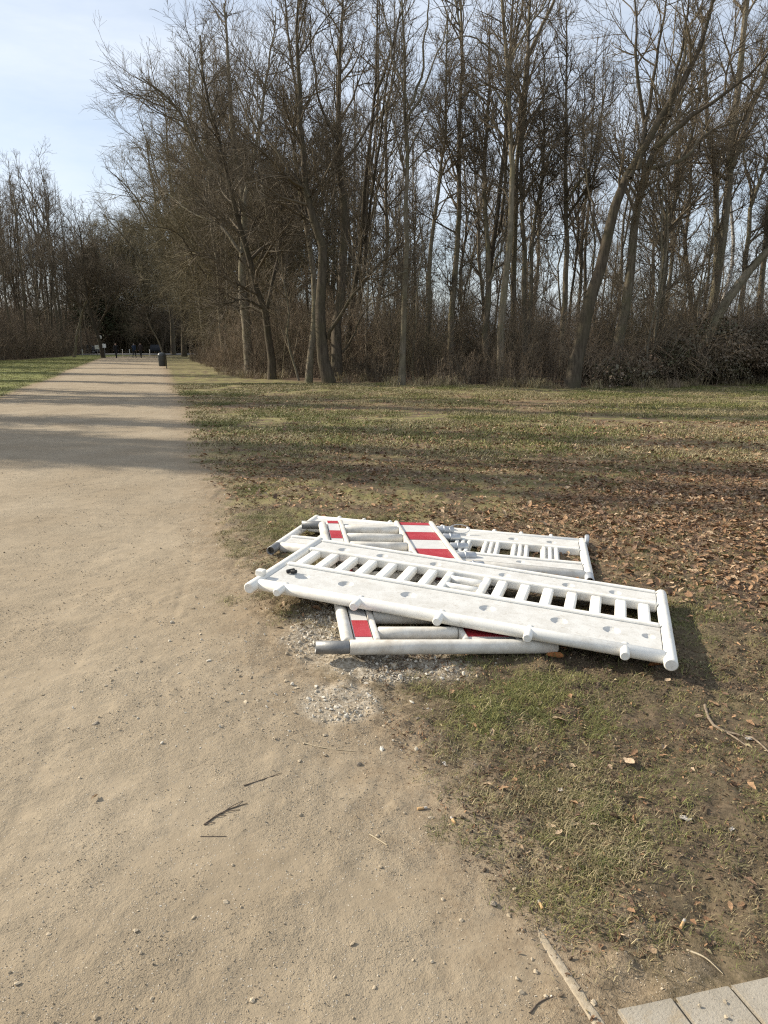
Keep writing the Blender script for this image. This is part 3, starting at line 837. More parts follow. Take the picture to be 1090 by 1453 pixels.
GV = []
specs = [(18, .15, 0, 3.2, .22, M_BARK), (21, .18, 1, 3.8, .26, M_BARK), (16, .11, 0, 2.8, .15, M_BARKD), (20, .15, 2, 3.5, .22, M_BARKD),
         (23, .19, 1, 3.6, .3, M_BARKL), (13, .08, 1, 2.8, .10, M_BARK), (17, .12, 1, 3.0, .16, M_BARKL), (19, .16, 2, 3.8, .2, M_BARKD)]
for i, (H, r0, fk, l1, t0, bm_) in enumerate(specs):
    GV.append(setm(wood_tree(500 + i, H, r0, fk, l1=l1, t0=t0, tip=.0058, n1=34, n2=115, n3=380, n4=860), bm_, M_TWIG))
# wide low-twigged trees
WV = [setm(wood_tree(600 + i, 17 + 2 * i, .17, 3, l1=6.0, t0=.10, ang=60, up=.3, droop=.06, tip=.010, n1=60, n2=320, n3=1500, n4=5600), M_BARKD, M_TWIGO) for i in range(2)]
# thin young trees
SV = [setm(wood_tree(650 + i, 7.5 + 1.6 * i, .045, 0, lean=.5, l1=2.0, t0=.10, ang=42, up=.45, tip=.005, n1=20, n2=64, n3=200, n4=480), M_BARKL if i % 2 else M_BARK, M_TWIG) for i in range(4)]

taken = []
def free(x_, y_, dmin):
    for (a, b) in taken:
        if (a - x_) ** 2 + (b - y_) ** 2 < dmin * dmin: return False
    taken.append((x_, y_)); return True

rg = random.Random(5)
cnt = 0
while cnt < 84:
    y_ = 27 + 62 * rg.random() ** 1.25; x_ = rg.uniform(-26, .60 * y_ + 2)
    if wood_sd(np.array(x_), np.array(y_)) < 1.0 or x_ < -.33 * y_ - 2 and y_ > 60: continue
    if not free(x_, y_, 2.0): continue
    v_ = GV[rg.randrange(len(GV))]
    tree('bare_tree', (x_, y_, float(hgt(x_, y_)) - .05), v_, 'bare tree standing inside the wood behind the edge trees', group='bare trees inside the wood', rz=rg.uniform(0, 6.28), sc=rg.uniform(.82, 1.18))
    cnt += 1
cnt = 0
while cnt < 60:
    y_ = 26.3 + 34 * rg.random() ** 1.3; x_ = rg.uniform(-14, .58 * y_ + 1)
    if wood_sd(np.array(x_), np.array(y_)) < .5 or not free(x_, y_, .9): continue
    tree('young_tree', (x_, y_, float(hgt(x_, y_)) - .05), SV[rg.randrange(4)], 'thin young tree growing in the brown undergrowth', 'young tree', 'young trees in the undergrowth', rz=rg.uniform(0, 6.28), sc=rg.uniform(.6, 1.25))
    cnt += 1
cnt = 0
while cnt < 62:
    y_ = rg.uniform(58, 122); x_ = np.interp(y_, LW[:, 0], LW[:, 1]) - 1 - 24 * rg.random() ** 1.5
    if x_ < -.62 * y_ - 4 or not free(x_, y_, 1.6): continue
    tree('bare_tree', (x_, y_, float(hgt(x_, y_)) - .05), GV[rg.randrange(len(GV))], 'bare tree in the far wood across the green lawn', group='bare trees of the far wood', rz=rg.uniform(0, 6.28), sc=rg.uniform(.88, 1.02) * y_ / 82)
    cnt += 1
cnt = 0
while cnt < 40:
    y_ = rg.uniform(128, 175); x_ = rg.uniform(-.62 * y_, -.18 * y_)
    if not free(x_, y_, 3.0): continue
    tree('bare_tree', (x_, y_, -.1), GV[rg.randrange(8)], 'bare tree closing the view beyond the path end', group='bare trees beyond the path end', rz=rg.uniform(0, 6.28), sc=rg.uniform(1.0, 1.3))
    cnt += 1
for (x_, y_, s_) in ((-23.5, 96, 1.0), (-21.5, 87, .95), (-18.0, 79, .95), (-15.8, 71.5, .9), (-17, 92, 1.05), (-13, 63, .85), (-10.8, 57, .8), (-12, 78, 1.0), (-8.6, 51, .75), (-6.5, 45, .7), (-7, 62, .9), (-4, 52, .8)):
    taken.append((x_, y_))
    tree('bare_tree', (x_, y_, float(hgt(x_, y_)) - .05), WV[rg.randrange(2)], 'low twigged tree in the olive thicket along the path', group='low twigged trees along the path', rz=rg.uniform(0, 6.28), sc=s_)
for (px_, y_, s_) in ((139, 133, 1.15), (155, 129, 1.2), (172, 134, 1.3), (189, 129, 1.25), (206, 135, 1.35), (222, 128, 1.25)):
    p_ = at(px_, 500, y_)
    tree('bare_tree', (p_[0], y_, -.1), WV[int(px_) % 2], 'dense twigged tree closing off the end of the path', group='dense trees at the path end', rz=rg.uniform(0, 6.28), sc=s_)
# the row left of the path whose shadows cross it (their crowns stand outside the picture)
PV = [setm(wood_tree(680 + i, 23 + i, .26, 0, lean=.3, l1=1.7, t0=.14, ang=32, up=.8, tip=.008, n1=80, n2=260, n3=900, n4=2400), M_BARK, M_TWIG) for i in range(2)]
TN = math.tan(math.pi / 2 + SUN_AZ)
k = 0
for (dc, jit_, n_) in ((9.3, .1, 2), (10.4, .12, 2), (11.9, .12, 2), (13.1, .2, 2), (17.6, .3, 2), (19.6, .4, 2), (22.2, .2, 1), (27.5, .8, 3), (34.5, .8, 3), (42, .8, 3), (51, 1.2, 3), (62, 1.2, 3)):
    x_ = min(-17.5, -.70 * dc - 4.5)
    for q in range(n_):
        y_ = dc + TN * (-5 - x_) + rg.uniform(-jit_, jit_)
        tree('bare_tree', (x_, y_, -.05), PV[k % 2], 'tall narrow bare tree beside the green lawn casting a long shadow across the path', group='tall trees beside the green lawn', rz=rg.uniform(0, 6.28), sc=rg.uniform(.92, 1.1))
        x_ -= rg.uniform(3.2, 5.0); k += 1

# evergreen in the gap at the end of the left wood
def conifer(seed, H, Rb):
    r = np.random.default_rng(seed)
    tv_, tf_ = tubes(smooth_line([(0, 0, -.2), (.1, 0, H * .5), (0, .1, H)], 8)[None], np.linspace(.25, .03, 8)[None], 7)
    n = 5200
    z = H * (.22 + .78 * r.uniform(0, 1, n) ** .8); whorl = np.round(z / .8) * .8 + r.normal(0, .18, n)
    rad = Rb * np.clip(1 - ((whorl - H * .2) / (H * .82)) ** 1.3, .05, 1) ** .75 * (0.6 + .4 * r.uniform(0, 1, n)) * (0.7 + .5 * vnoise(whorl * 2, np.zeros(n), seed))
    a = r.uniform(0, 6.28, n); q = np.sqrt(r.uniform(.05, 1, n)) * rad
    p = np.stack([q * np.cos(a), q * np.sin(a), whorl - q * .12], 1)
    d = np.stack([np.cos(a), np.sin(a), r.normal(-.05, .35, n)], 1) + r.normal(0, .45, (n, 3)); d /= np.linalg.norm(d, axis=1)[:, None]
    s = np.cross(d, r.normal(size=(n, 3))); s /= np.linalg.norm(s, axis=1)[:, None]
    L = r.uniform(.35, .8, n)[:, None]
    V = np.stack([p, p + d * L * .5 + s * .13, p + d * L, p + d * L * .5 - s * .13], 1).reshape(-1, 3)
    return np_mesh('trunk', tv_, tf_), np_mesh('crown', V, np.arange(n * 4).reshape(n, 4), False)
M_NEEDLE = simple('needles', (.018, .026, .012), (.05, .06, .026), .8, .8, 0, .2)
for (px, d_, H, rb, lab) in ((141, 126, 17, 6.2, 'dark evergreen tree in the gap at the end of the path'),):
    b = at(px, 500, d_)
    tree('pine_tree', (b[0], d_, -.1), setm(conifer(int(px), H, rb), M_BARKD, M_NEEDLE), lab)

# --- undergrowth: brush of thin stems filling the wood's foot
def brush(seed, n, h0, h1, rad, tw):
    r = np.random.default_rng(seed)
    a = r.uniform(0, 6.28, n); q = rad * np.sqrt(r.uniform(0, 1, n))
    p0 = np.stack([q * np.cos(a), q * np.sin(a), np.full(n, -.1)], 1)
    H = r.uniform(h0, h1, n); K = 5; P = np.empty((n, K, 3)); P[:, 0] = p0
    d = np.stack([r.normal(0, .16, n), r.normal(0, .16, n), np.ones(n)], 1)
    for k in range(1, K):
        d = d + r.normal(0, .09, (n, 3)); d /= np.linalg.norm(d, axis=1)[:, None]; P[:, k] = P[:, k - 1] + d * (H / (K - 1))[:, None]
    R = r.uniform(.006, .016, n)[:, None] * np.linspace(1, .3, K)[None]
    B, RB = sprout(P, R, n * tw, (.15, .98), 42, lambda t_, L: L * .3 * (1.2 - .7 * t_), 3, .3, .2, .7, r, .004)
    T_, RT = sprout(B, RB, n * tw * 4, (.1, 1), 42, lambda t_, L: np.maximum(L * .5, .1), 2, .2, .2, .8, r, .0035)
    return np_mesh('brush', *join([tubes(P, R, 4), tubes(B, RB, 3), tubes(T_, RT, 3)]))
bv = [brush(700 + i, 14, 1.4, 4.6, 1.1, 7) for i in range(4)] + [brush(710 + i, 24, .5, 1.6, 1.0, 5) for i in range(3)]
for me, m in zip(bv, (M_STEMR, M_TWIG, M_STEMR, M_TWIGO, M_STEMR, M_TWIG, M_STEMR)):
    me.materials.append(m)
C_BRUSH = bpy.data.collections.new('brush_kinds')
for i, me in enumerate(bv): C_BRUSH.objects.link(bpy.data.objects.new('brush_%02d' % i, me))
PX, PY, PI_, PS = [], [], [], []
def add_brush(x, y, kinds, s):
    PX.append(x); PY.append(y); PI_.append(rng.choice(kinds, len(x))); PS.append(s * rng.uniform(.7, 1.25, len(x)))
x, y = cand(-12, 32, 25.5, 62, .42); k = (wood_sd(x, y) > 2.0) & in_view(x, y, 1.2) & (rng.uniform(0, 1, len(x)) < np.clip(1.3 - (y - 26) / 45, .25, 1)); add_brush(x[k], y[k], [0, 1, 2, 3], 1.0)
x, y = cand(-26, 30, 25.5, 95, 1.0); w = wood_sd(x, y); k = (w > .5) & (w < 3.2) & (x > -26) & in_view(x, y, 1.2); add_brush(x[k], y[k], [4, 5, 6, 4, 5, 6, 0], .8)
x, y = cand(-60, -30, 52, 120, .55); k = (x < np.interp(y, LW[:, 0], LW[:, 1]) - .3) & (x > np.interp(y, LW[:, 0], LW[:, 1]) - 12) & in_view(x, y, 1.2); add_brush(x[k], y[k], [0, 1, 2, 4, 5], 1.25)
x, y = cand(-75, -14, 126, 165, .40); k = in_view(x, y, 1.2); add_brush(x[k], y[k], [0, 1, 3], 2.2)
x, y, s = np.concatenate(PX), np.concatenate(PY), np.concatenate(PS); n = len(x)
scatter('undergrowth', np.stack([x, y, hgt(x, y)], 1), np.stack([np.zeros(n), np.zeros(n), rng.uniform(0, 6.28, n)], 1), s, np.concatenate(PI_), C_BRUSH, 'brown leafless undergrowth filling the foot of the wood')

# pale dead grass along the wood's edge
dg = [tuft(400 + i, 46, .30, .18, .55, 1.5, .006) for i in range(4)]
C_DRY = variants('dry_tuft', dg, [M_GR[2], M_STEMR])
x, y = cand(-14, 17, 24, 60, 6.5); w = wood_sd(x, y)
k = (np.abs(w - .2) < 1.0) & in_view(x, y) & (rng.uniform(0, 1, len(x)) < sstep(.35, .6, fbm(x * .6, y * .6, 80, 3)))
x, y = x[k], y[k]; n = len(x)
scatter('dry_grass', np.stack([x, y, hgt(x, y)], 1), np.stack([np.zeros(n), np.zeros(n), rng.uniform(0, 6.28, n)], 1), rng.uniform(.3, 1.15, n), rng.integers(0, 4, n), C_DRY, 'pale dead grass along the edge of the wood')

# bramble and ivy bank on the right
def bram(seed, n, rad, hh):
    r = np.random.default_rng(seed)
    a = r.uniform(0, 6.28, n); q = rad * np.sqrt(r.uniform(0, 1, n))
    p = np.stack([q * np.cos(a), q * np.sin(a), hh * r.uniform(.05, 1, n) * np.sqrt(np.clip(1 - (q / rad) ** 2, .05, 1))], 1)
    d = r.normal(size=(n, 3)); d[:, 2] = np.abs(d[:, 2]) * .5 + .1; d /= np.linalg.norm(d, axis=1)[:, None]
    s = np.cross(d, r.normal(size=(n, 3))); s /= np.linalg.norm(s, axis=1)[:, None]
    L = np.clip(r.lognormal(math.log(.065), .4, n), .03, .14)[:, None]
    V = np.stack([p - d * L * .5, p + s * L * .42 + d * L * .05, p + d * L * .6, p - s * L * .42 + d * L * .05], 1).reshape(-1, 3)
    return np_mesh('bramble', V, np.arange(n * 4).reshape(n, 4), False)
def canes(seed, n, rad):
    r = np.random.default_rng(seed)
    a = r.uniform(0, 6.28, n); P = []
    for i in range(n):
        b = np.array([rad * .7 * math.cos(a[i]) * r.uniform(0, 1), rad * .7 * math.sin(a[i]) * r.uniform(0, 1), -.05]); dd = r.uniform(0, 6.28); L = r.uniform(.7, 1.8)
        P.append([b, b + (L * .25 * math.cos(dd), L * .25 * math.sin(dd), L * .45), b + (L * .6 * math.cos(dd), L * .6 * math.sin(dd), L * .55), b + (L * .9 * math.cos(dd), L * .9 * math.sin(dd), L * .25)])
    P = np.array(P)
    return np_mesh('cane', *tubes(P, np.repeat(np.linspace(.007, .003, 4)[None], n, 0), 3))
t = NT('bramble_leaf'); c = t.mix(t.rnd(), (.05, .055, .025), (.16, .12, .075)); v = t.obj()
c = t.mix(t.mr(t.noise(v, 3, 3), .4, .6), c, t.hsv(c, v=1.8, h=.48))
M_BRAM = t.done(c, .38, None, .5)
bmv = [bram(800 + i, 330, .8, .75) for i in range(3)]
for me in bmv: me.materials.append(M_BRAM)
cv_ = canes(810, 26, .8); cv_.materials.append(M_STEMR)
C_BRAM = bpy.data.collections.new('bramble_kinds')
for i, me in enumerate(bmv + [cv_]): C_BRAM.objects.link(bpy.data.objects.new('bramble_%02d' % i, me))
P = []
for i in range(900):
    x_, y_ = rng.uniform(8.2, 21), rng.uniform(25.6, 31)
    if wood_sd(np.array(x_), np.array(y_)) < -.1 + .5 * vnoise(np.array(x_ * .8), np.array(.3), 4): continue
    top = 2.3 * float(sstep(8.0, 15.0, np.array(x_))) * float(sstep(25.6, 28.6, np.array(y_))) + .15
    P.append((x_, y_, max(0, rng.uniform(.15, 1)) * top * (0.5 + .85 * float(vnoise(np.array(x_ * 1.1), np.array(y_ * 1.1), 6)))))
P = np.array(P); n = len(P)
scatter('bramble_undergrowth', P, np.stack([rng.normal(0, .3, n), rng.normal(0, .3, n), rng.uniform(0, 6.28, n)], 1), rng.uniform(.7, 1.25, n), rng.choice([0, 1, 2, 3], n, p=[.22, .22, .22, .34]), C_BRAM, 'dark bramble and ivy bank at the foot of the slanting trunk')

# ------------------------------------------------------------------ barriers
t = NT('white_plastic'); v = t.obj()
dirt = t.math('MULTIPLY', t.mr(t.noise(v, 5, 6, .7), .5, .75), t.mr(t.noise(v, 60, 3, .7), .3, .7))
c = t.mix(t.math('MULTIPLY', dirt, .85), (.78, .76, .70), (.40, .34, .26))
c = t.mix(t.math('MULTIPLY', t.mr(t.noise(t.scale(v, (.25, 2.2, 2)), 26, 5, .75), .60, .68), .4), c, (.36, .32, .27))
c = t.mix(t.math('MULTIPLY', t.mr(t.noise(v, 170, 3), .66, .70), .5), c, (.25, .21, .17))
M_WHITE = t.done(c, t.mr(t.noise(v, 12), .3, .7, .38, .6), t.bump(t.noise(v, 30, 3), .06, .01), .4)
t = NT('board_white'); v = t.obj()
c = t.mix(t.mr(t.noise(t.scale(v, (1, 1, 1)), 11, 6, .7), .42, .68, 0, .8), (.63, .62, .585), (.50, .48, .435))
c = t.mix(t.math('MULTIPLY', t.mr(t.noise(v, 42, 5, .75), .56, .70), .6), c, (.36, .31, .24))
c = t.mix(t.math('MULTIPLY', t.mr(t.noise(t.scale(v, (.3, 2.4, 1)), 30, 6, .8), .60, .67), .45), c, (.33, .29, .24))
c = t.mix(t.math('MULTIPLY', t.mr(t.noise(v, 2.2, 4, .6), .55, .72), .35), c, (.46, .40, .31))
M_BOARD = t.done(c, .55, t.bump(t.noise(v, 90, 3), .08, .01), .3)
M_SILVER = simple('reflective_white', (.58, .57, .54), (.66, .65, .62), 14, .45, .03, 0, .5)
t = NT('reflective_red'); v = t.obj()
c = t.mix(t.mr(t.noise(v, 7, 5, .7), .35, .7), (.36, .020, .030), (.46, .050, .060))
c = t.mix(t.math('MULTIPLY', t.mr(t.noise(t.scale(v, (1, 5, 1)), 34, 5, .75), .60, .70), .5), c, (.40, .28, .24))
M_RED = t.done(c, .42, t.bump(t.voro(v, 260), .12, .003), .5)
M_OLDW = None
t = NT('old_white_plastic'); v = t.obj()
c = t.mix(t.mr(t.noise(v, 9, 6, .75), .40, .70, 0, .75), (.70, .67, .60), (.40, .35, .28))
M_OLDW = t.done(c, .55, t.bump(t.noise(v, 40, 3), .08, .01), .35)
M_STEEL = simple('grey_steel', (.16, .165, .165), (.25, .25, .245), 20, .5, .1, 0, .5, .5)
M_GALV = simple('galvanised', (.40, .41, .42), (.56, .57, .57), 16, .42, .05, 0, .5, .55)
M_BLACK = simple('black_rubber', (.012, .012, .013), (.03, .03, .03), 20, .6)

def tube_mesh(name, p0, p1, r, seg=16, cap=True, dome=0.0, hollow=False):
    p0, p1 = np.array(p0, float), np.array(p1, float)
    ax = (p1 - p0); L = np.linalg.norm(ax); ax /= L
    ref = np.array([0, 0, 1.0]) if abs(ax[2]) < .9 else np.array([1.0, 0, 0])
    u = np.cross(ax, ref); u /= np.linalg.norm(u); w = np.cross(ax, u)
    prof = []
    ch = min(.006, r * .2, L * .2)
    if hollow:
        prof = [(0.03, r * .82), (0.0, r * .82), (0.0, r), (L, r)]
        if L < .05: prof[0] = (L * .6, r * .82)
    else:
        prof = [(-dome, r * .35 if dome else r - ch), (0 if not dome else -dome * .55, (r - ch) if not dome else r * .8), (ch, r), (L * .33, r), (L * .66, r), (L - ch, r), (L + dome * .55, r * .8 if dome else r - ch)]
        if dome: prof.append((L + dome, r * .35))
        else: prof = prof[1:]
    V = []; F = []
    a = np.arange(seg) * 2 * math.pi / seg
    for s_, rr in prof:
        for q in a: V.append(p0 + ax * s_ + (u * math.cos(q) + w * math.sin(q)) * rr)
    for i in range(len(prof) - 1):
        for j in range(seg):
            k = (j + 1) % seg
            F.append((i * seg + j, i * seg + k, (i + 1) * seg + k, (i + 1) * seg + j))
    if cap:
        F.append(tuple(range(seg - 1, -1, -1))); F.append(tuple((len(prof) - 1) * seg + j for j in range(seg)))
    me = bpy.data.meshes.new(name); me.from_pydata([tuple(p) for p in V], [], F); me.update()
    for p_ in me.polygons: p_.use_smooth = len(p_.vertices) == 4
    return me

def box_mesh(name, lo, hi, bev=.004, seg=2):
    bm = bmesh.new(); bmesh.ops.create_cube(bm, size=1)
    for v_ in bm.verts: v_.co = [(lo[i] + hi[i]) / 2 + v_.co[i] * (hi[i] - lo[i]) for i in range(3)]
    if bev: bmesh.ops.bevel(bm, geom=bm.edges[:] , offset=min(bev, .45 * min(hi[i] - lo[i] for i in range(3))), segments=seg, affect='EDGES', profile=.5)
    me = bpy.data.meshes.new(name); bm.to_mesh(me); bm.free()
    return me

def dished_board(name, x0, x1, y0, y1, zt, zb, holes, r, depth):
    """board with conical dished holes in its upper face"""
    V = []; F = []
    def vt(*p): V.append(p); return len(V) - 1
    s = r * 1.25; hy = holes[0][1] if holes else (y0 + y1) / 2
    ya, yb = hy - s, hy + s
    def quad(a, b, c_, d): F.append((vt(a[0], a[1], zt), vt(b[0], b[1], zt), vt(c_[0], c_[1], zt), vt(d[0], d[1], zt)))
    quad((x0, y0), (x1, y0), (x1, ya), (x0, ya)); quad((x0, yb), (x1, yb), (x1, y1), (x0, y1))
    cur = x0
    for hx, hy_, k in holes:
        quad((cur, ya), (hx - s, ya), (hx - s, yb), (cur, yb)); cur = hx + s
        rr = r * k; n = 24; rings = []
        sq = []
        for i in range(n):
            a = 2 * math.pi * i / n; c_, d = math.cos(a), math.sin(a); m = max(abs(c_), abs(d))
            sq.append(vt(hx + s * c_ / m, hy + s * d / m, zt))
        rings.append(sq)
        for q, z in ((1.0, 0), (.93, -.35), (.62, -.95), (.30, -1.0)):
            rings.append([vt(hx + rr * q * math.cos(2 * math.pi * i / n), hy + rr * q * math.sin(2 * math.pi * i / n), zt + z * depth) for i in range(n)])
        for A, B in zip(rings, rings[1:]):
            for i in range(n): F.append((A[i], A[(i + 1) % n], B[(i + 1) % n], B[i]))
        F.append(tuple(rings[-1]))
    quad((cur, ya), (x1, ya), (x1, yb), (cur, yb))
    a = [vt(x0, y0, zt), vt(x1, y0, zt), vt(x1, y1, zt), vt(x0, y1, zt)]; b = [vt(x0, y0, zb), vt(x1, y0, zb), vt(x1, y1, zb), vt(x0, y1, zb)]
    for i in range(4): F.append((b[i], b[(i + 1) % 4], a[(i + 1) % 4], a[i]))
    F.append(tuple(b[::-1]))
    me = bpy.data.meshes.new(name); me.from_pydata(V, [], F); me.update()
    return me

def place(root, Rm, tr):
    m = Matrix(((Rm[0][0], Rm[0][1], Rm[0][2], tr[0]), (Rm[1][0], Rm[1][1], Rm[1][2], tr[1]), (Rm[2][0], Rm[2][1], Rm[2][2], tr[2]), (0, 0, 0, 1)))
    root.matrix_world = m

def part(name, me, mat, parent, label=None):
    o = link(name, me, mat, parent)
    if label: o['label'] = label
    return o

# front white barrier, near edge carries the pegs
fb = empty('barrier')
tag(fb, 'white plastic ladder barrier lying on top of the pile over the gravel', 'barrier', 'road barriers piled beside the path')
x0, x1 = .0, 2.1
for xx in (.032, 2.072):
    part('post', tube_mesh('post', (xx, -.035, 0), (xx, .905, 0), .030, 18), M_WHITE, fb)
part('edge_tube', tube_mesh('edge_tube', (.05, .04, .0), (2.05, .04, .0), .030, 18), M_WHITE, fb)
holes = [(.105, .215, .55), (.215, .215, 1), (.47, .215, 1), (.815, .215, 1), (1.225, .215, 1), (1.575, .215, 1), (1.85, .215, 1), (1.985, .215, .75)]
holes = [(.22, .215, 1), (.47, .215, 1), (.815, .215, 1), (1.225, .215, 1), (1.575, .215, 1), (1.82, .215, 1), (1.985, .215, .75)]
part('wide_board', dished_board('wide_board', .066, 2.04, .066, .345, .016, -.018, holes, .042, .015), M_BOARD, fb)
part('rail', box_mesh('rail', (.062, .348, -.026), (2.042, .380, .032), .012, 3), M_WHITE, fb)
part('rail', box_mesh('rail', (.062, .655, -.026), (2.042, .687, .032), .012, 3), M_WHITE, fb)
holes = [(.245, .765, 1), (.49, .765, 1), (.82, .765, 1), (1.225, .765, 1), (1.58, .765, 1), (1.83, .765, 1)]
part('narrow_board', dished_board('narrow_board', .066, 2.04, .690, .850, .016, -.018, holes, .034, .013), M_BOARD, fb)
part('rail', box_mesh('rail', (.062, .853, -.026), (2.042, .878, .030), .010, 3), M_WHITE, fb)
for xc in (.115, .235, .355, .475, .595, .715, .835, 1.235, 1.36, 1.485, 1.61, 1.735, 1.86, 1.975):
    part('ladder_bar', box_mesh('ladder_bar', (xc - .028, .3815, -.020), (xc + .028, .6535, .022), .010, 2), M_WHITE, fb)
part('middle_panel', box_mesh('middle_panel', (.925, .3815, -.022), (1.165, .6535, -.004), .004), M_BOARD, fb)
for yy in (.455, .575):
    part('panel_rod', tube_mesh('panel_rod', (.955, yy, .008), (1.135, yy, .008), .022, 14), M_WHITE, fb)
for xc in (.940, 1.150):
    part('ladder_bar', box_mesh('ladder_bar', (xc - .022, .382, -.003), (xc + .022, .653, .028), .010, 3), M_WHITE, fb)
for xc in (.195, .61, 1.03, 1.455, 1.88):
    part('peg', tube_mesh('peg', (xc, -.048, .008), (xc, .075, .008), .021, 16), M_WHITE, fb)
part('strap_hook', box_mesh('strap_hook', (.004, .085, .025), (.050, .130, .058), .006), M_WHITE, fb)
for q in (0, 1):
    part('clip', tube_mesh('clip', (.125 + .022 * q, .215 + .012 * q, .028), (.160 + .020 * q, .245 - .02 * q, .034), .011, 10), M_BLACK, fb)
place(fb, [[0.9497, 0.3110, 0.0585], [-0.3105, 0.9500, -0.0230], [-0.0630, 0.0040, 0.9980]], (-0.716, 3.520, 0.234))

# back white barrier: feet towards the viewer, pegs on the far edge, ribbed slats
bb = empty('barrier')
tag(bb, 'white barrier with ribbed slats at the bottom rear of the pile', 'barrier', 'road barriers piled beside the path')
for xx in (.032, 2.072):
    part('post', tube_mesh('post', (xx, .105, 0), (xx, .985, 0), .030, 18), M_WHITE, bb)
    part('foot', tube_mesh('foot', (xx, -.02, 0), (xx, .103, 0), .029, 18, False, 0, True), M_STEEL if xx < 1 else M_GALV, bb, 'hollow grey steel post end')
part('edge_tube', tube_mesh('edge_tube', (.05, .115, -.01), (2.05, .115, -.01), .038, 18), M_OLDW, bb)
part('narrow_board', dished_board('narrow_board', .066, 2.04, .155, .275, .020, -.022, [(.30, .215, 1), (.75, .215, 1), (1.2, .215, 1), (1.65, .215, 1)], .028, .018), M_BOARD, bb)
part('rail', box_mesh('rail', (.062, .278, -.026), (2.042, .310, .034), .012, 3), M_WHITE, bb)
part('rail', box_mesh('rail', (.062, .640, -.026), (2.042, .672, .034), .012, 3), M_WHITE, bb)
part('wide_board', dished_board('wide_board', .066, 2.04, .675, .915, .020, -.022, [(.22, .80, 1), (.5, .80, 1), (.82, .80, 1), (1.23, .80, 1), (1.58, .80, 1), (1.85, .80, 1)], .036, .022), M_BOARD, bb)
part('edge_tube', tube_mesh('edge_tube', (.05, .945, .002), (2.05, .945, .002), .028, 18), M_WHITE, bb)
for xc in (.21, .41, .62, .83, 1.03, 1.23, 1.43, 1.63, 1.85):
    part('peg', tube_mesh('peg', (xc, .93, .012), (xc, 1.02, .012), .017, 14), M_WHITE, bb)
xs = 2.0
k = 0
for o0 in (1.902, 1.70, 1.50, 1.30, 1.10, .90, .70, .50, .30, .14):     # openings start here, each .075 wide
    hi = xs; lo = o0 + .075
    if hi - lo > .03:
        sl = part('ribbed_slat', box_mesh('ribbed_slat', (lo, .312, -.020), (hi, .638, .006), .003), M_BOARD, bb)
        m_ = 3 if hi - lo > .1 else 1
        for q in range(m_):
            cx_ = lo + (hi - lo) * (q + .5) / m_
            part('rib', box_mesh('rib', (cx_ - .013, .3125, .0075), (cx_ + .013, .6375, .028), .008, 3), M_WHITE, sl)
    xs = o0
part('end_hook', tube_mesh('end_hook', (2.085, .90, .03), (2.115, .90, .03), .045, 18), M_GALV, bb)
place(bb, [[0.9758, 0.2157, 0.0362], [-0.2162, 0.9763, 0.0104], [-0.0331, -0.018, 0.9993]], (-.776, 4.55, .128))

# red and white barrier, lying lengthwise away from the viewer between the two white ones
rb = empty('barrier')
tag(rb, 'red and white striped barrier lying crosswise between the two white ones', 'barrier', 'road barriers piled beside the path')
for yy, zz_, rr_ in ((.0, 0, .034), (2.1, -.03, .030)):
    part('post', tube_mesh('post', (.002, yy, zz_), (.985, yy, zz_), rr_, 18), M_OLDW, rb)
    part('foot', tube_mesh('foot', (-.15, yy, zz_ * .4), (.0, yy, zz_ * .4), .030, 18, False, 0, True), M_STEEL, rb, 'grey steel post end')
part('edge_tube', tube_mesh('edge_tube', (.0, .04, .0), (.0, 2.06, .0), .030, 16), M_OLDW, rb)
def striped(xa, xb, name):
    bd = part(name, box_mesh(name, (xa, .04, -.018), (xb, 2.135, .012), .003), M_SILVER, rb, 'striped red and white reflective board')
    for y0_ in (.085, .485, .885, 1.285, 1.685, 2.065):
        y1_ = min(y0_ + .19, 2.132)
        if y1_ - y0_ > .02:
            part('red_stripe', box_mesh('red_stripe', (xa + .003, y0_, .0095), (xb - .003, y1_, .0145), .0), M_RED, bd)
striped(.034, .118, 'narrow_board')
part('rail', box_mesh('rail', (.121, .038, -.026), (.150, 2.137, .028), .010, 3), M_OLDW, rb)
part('rail', box_mesh('rail', (.540, .038, -.026), (.569, 2.137, .028), .010, 3), M_OLDW, rb)
striped(.572, .800, 'wide_board')
part('rail', box_mesh('rail', (.803, .038, -.026), (.835, 2.137, .030), .010, 3), M_OLDW, rb)
for i in range(10):
    y_ = .15 + .2 * i
    part('crossbar', tube_mesh('crossbar', (.1515, y_, -.002), (.5385, y_, -.002), .034, 18), M_OLDW, rb)
for y_ in (.35, .55, .77, .98, 1.18, 1.37, 1.58, 1.80, 2.0):
    pg = part('peg', tube_mesh('peg', (.836, y_, 0), (.965, y_, 0), .028, 16, True, .0), M_GALV, rb)
    part('collar', tube_mesh('collar', (.885, y_, 0), (.900, y_, 0), .033, 16), M_GALV, pg)
# wire ring hanging on the farthest peg
a = np.linspace(0, 2 * math.pi, 25)
ring = np.stack([np.full(25, 1.0) + .075 * np.cos(a), 1.96 + .03 * np.sin(a), .02 + .025 * np.sin(a)], 1)
part('wire_ring', np_mesh('wire_ring', *tubes(ring[None], np.full((1, 25), .003), 6)), M_GALV, rb)
place(rb, [[0.9880, -0.1406, 0.0600], [0.1408, 0.9898, -0.0160], [-0.0580, 0.0260, 0.9979]], (-.1588, 2.9866, .124))

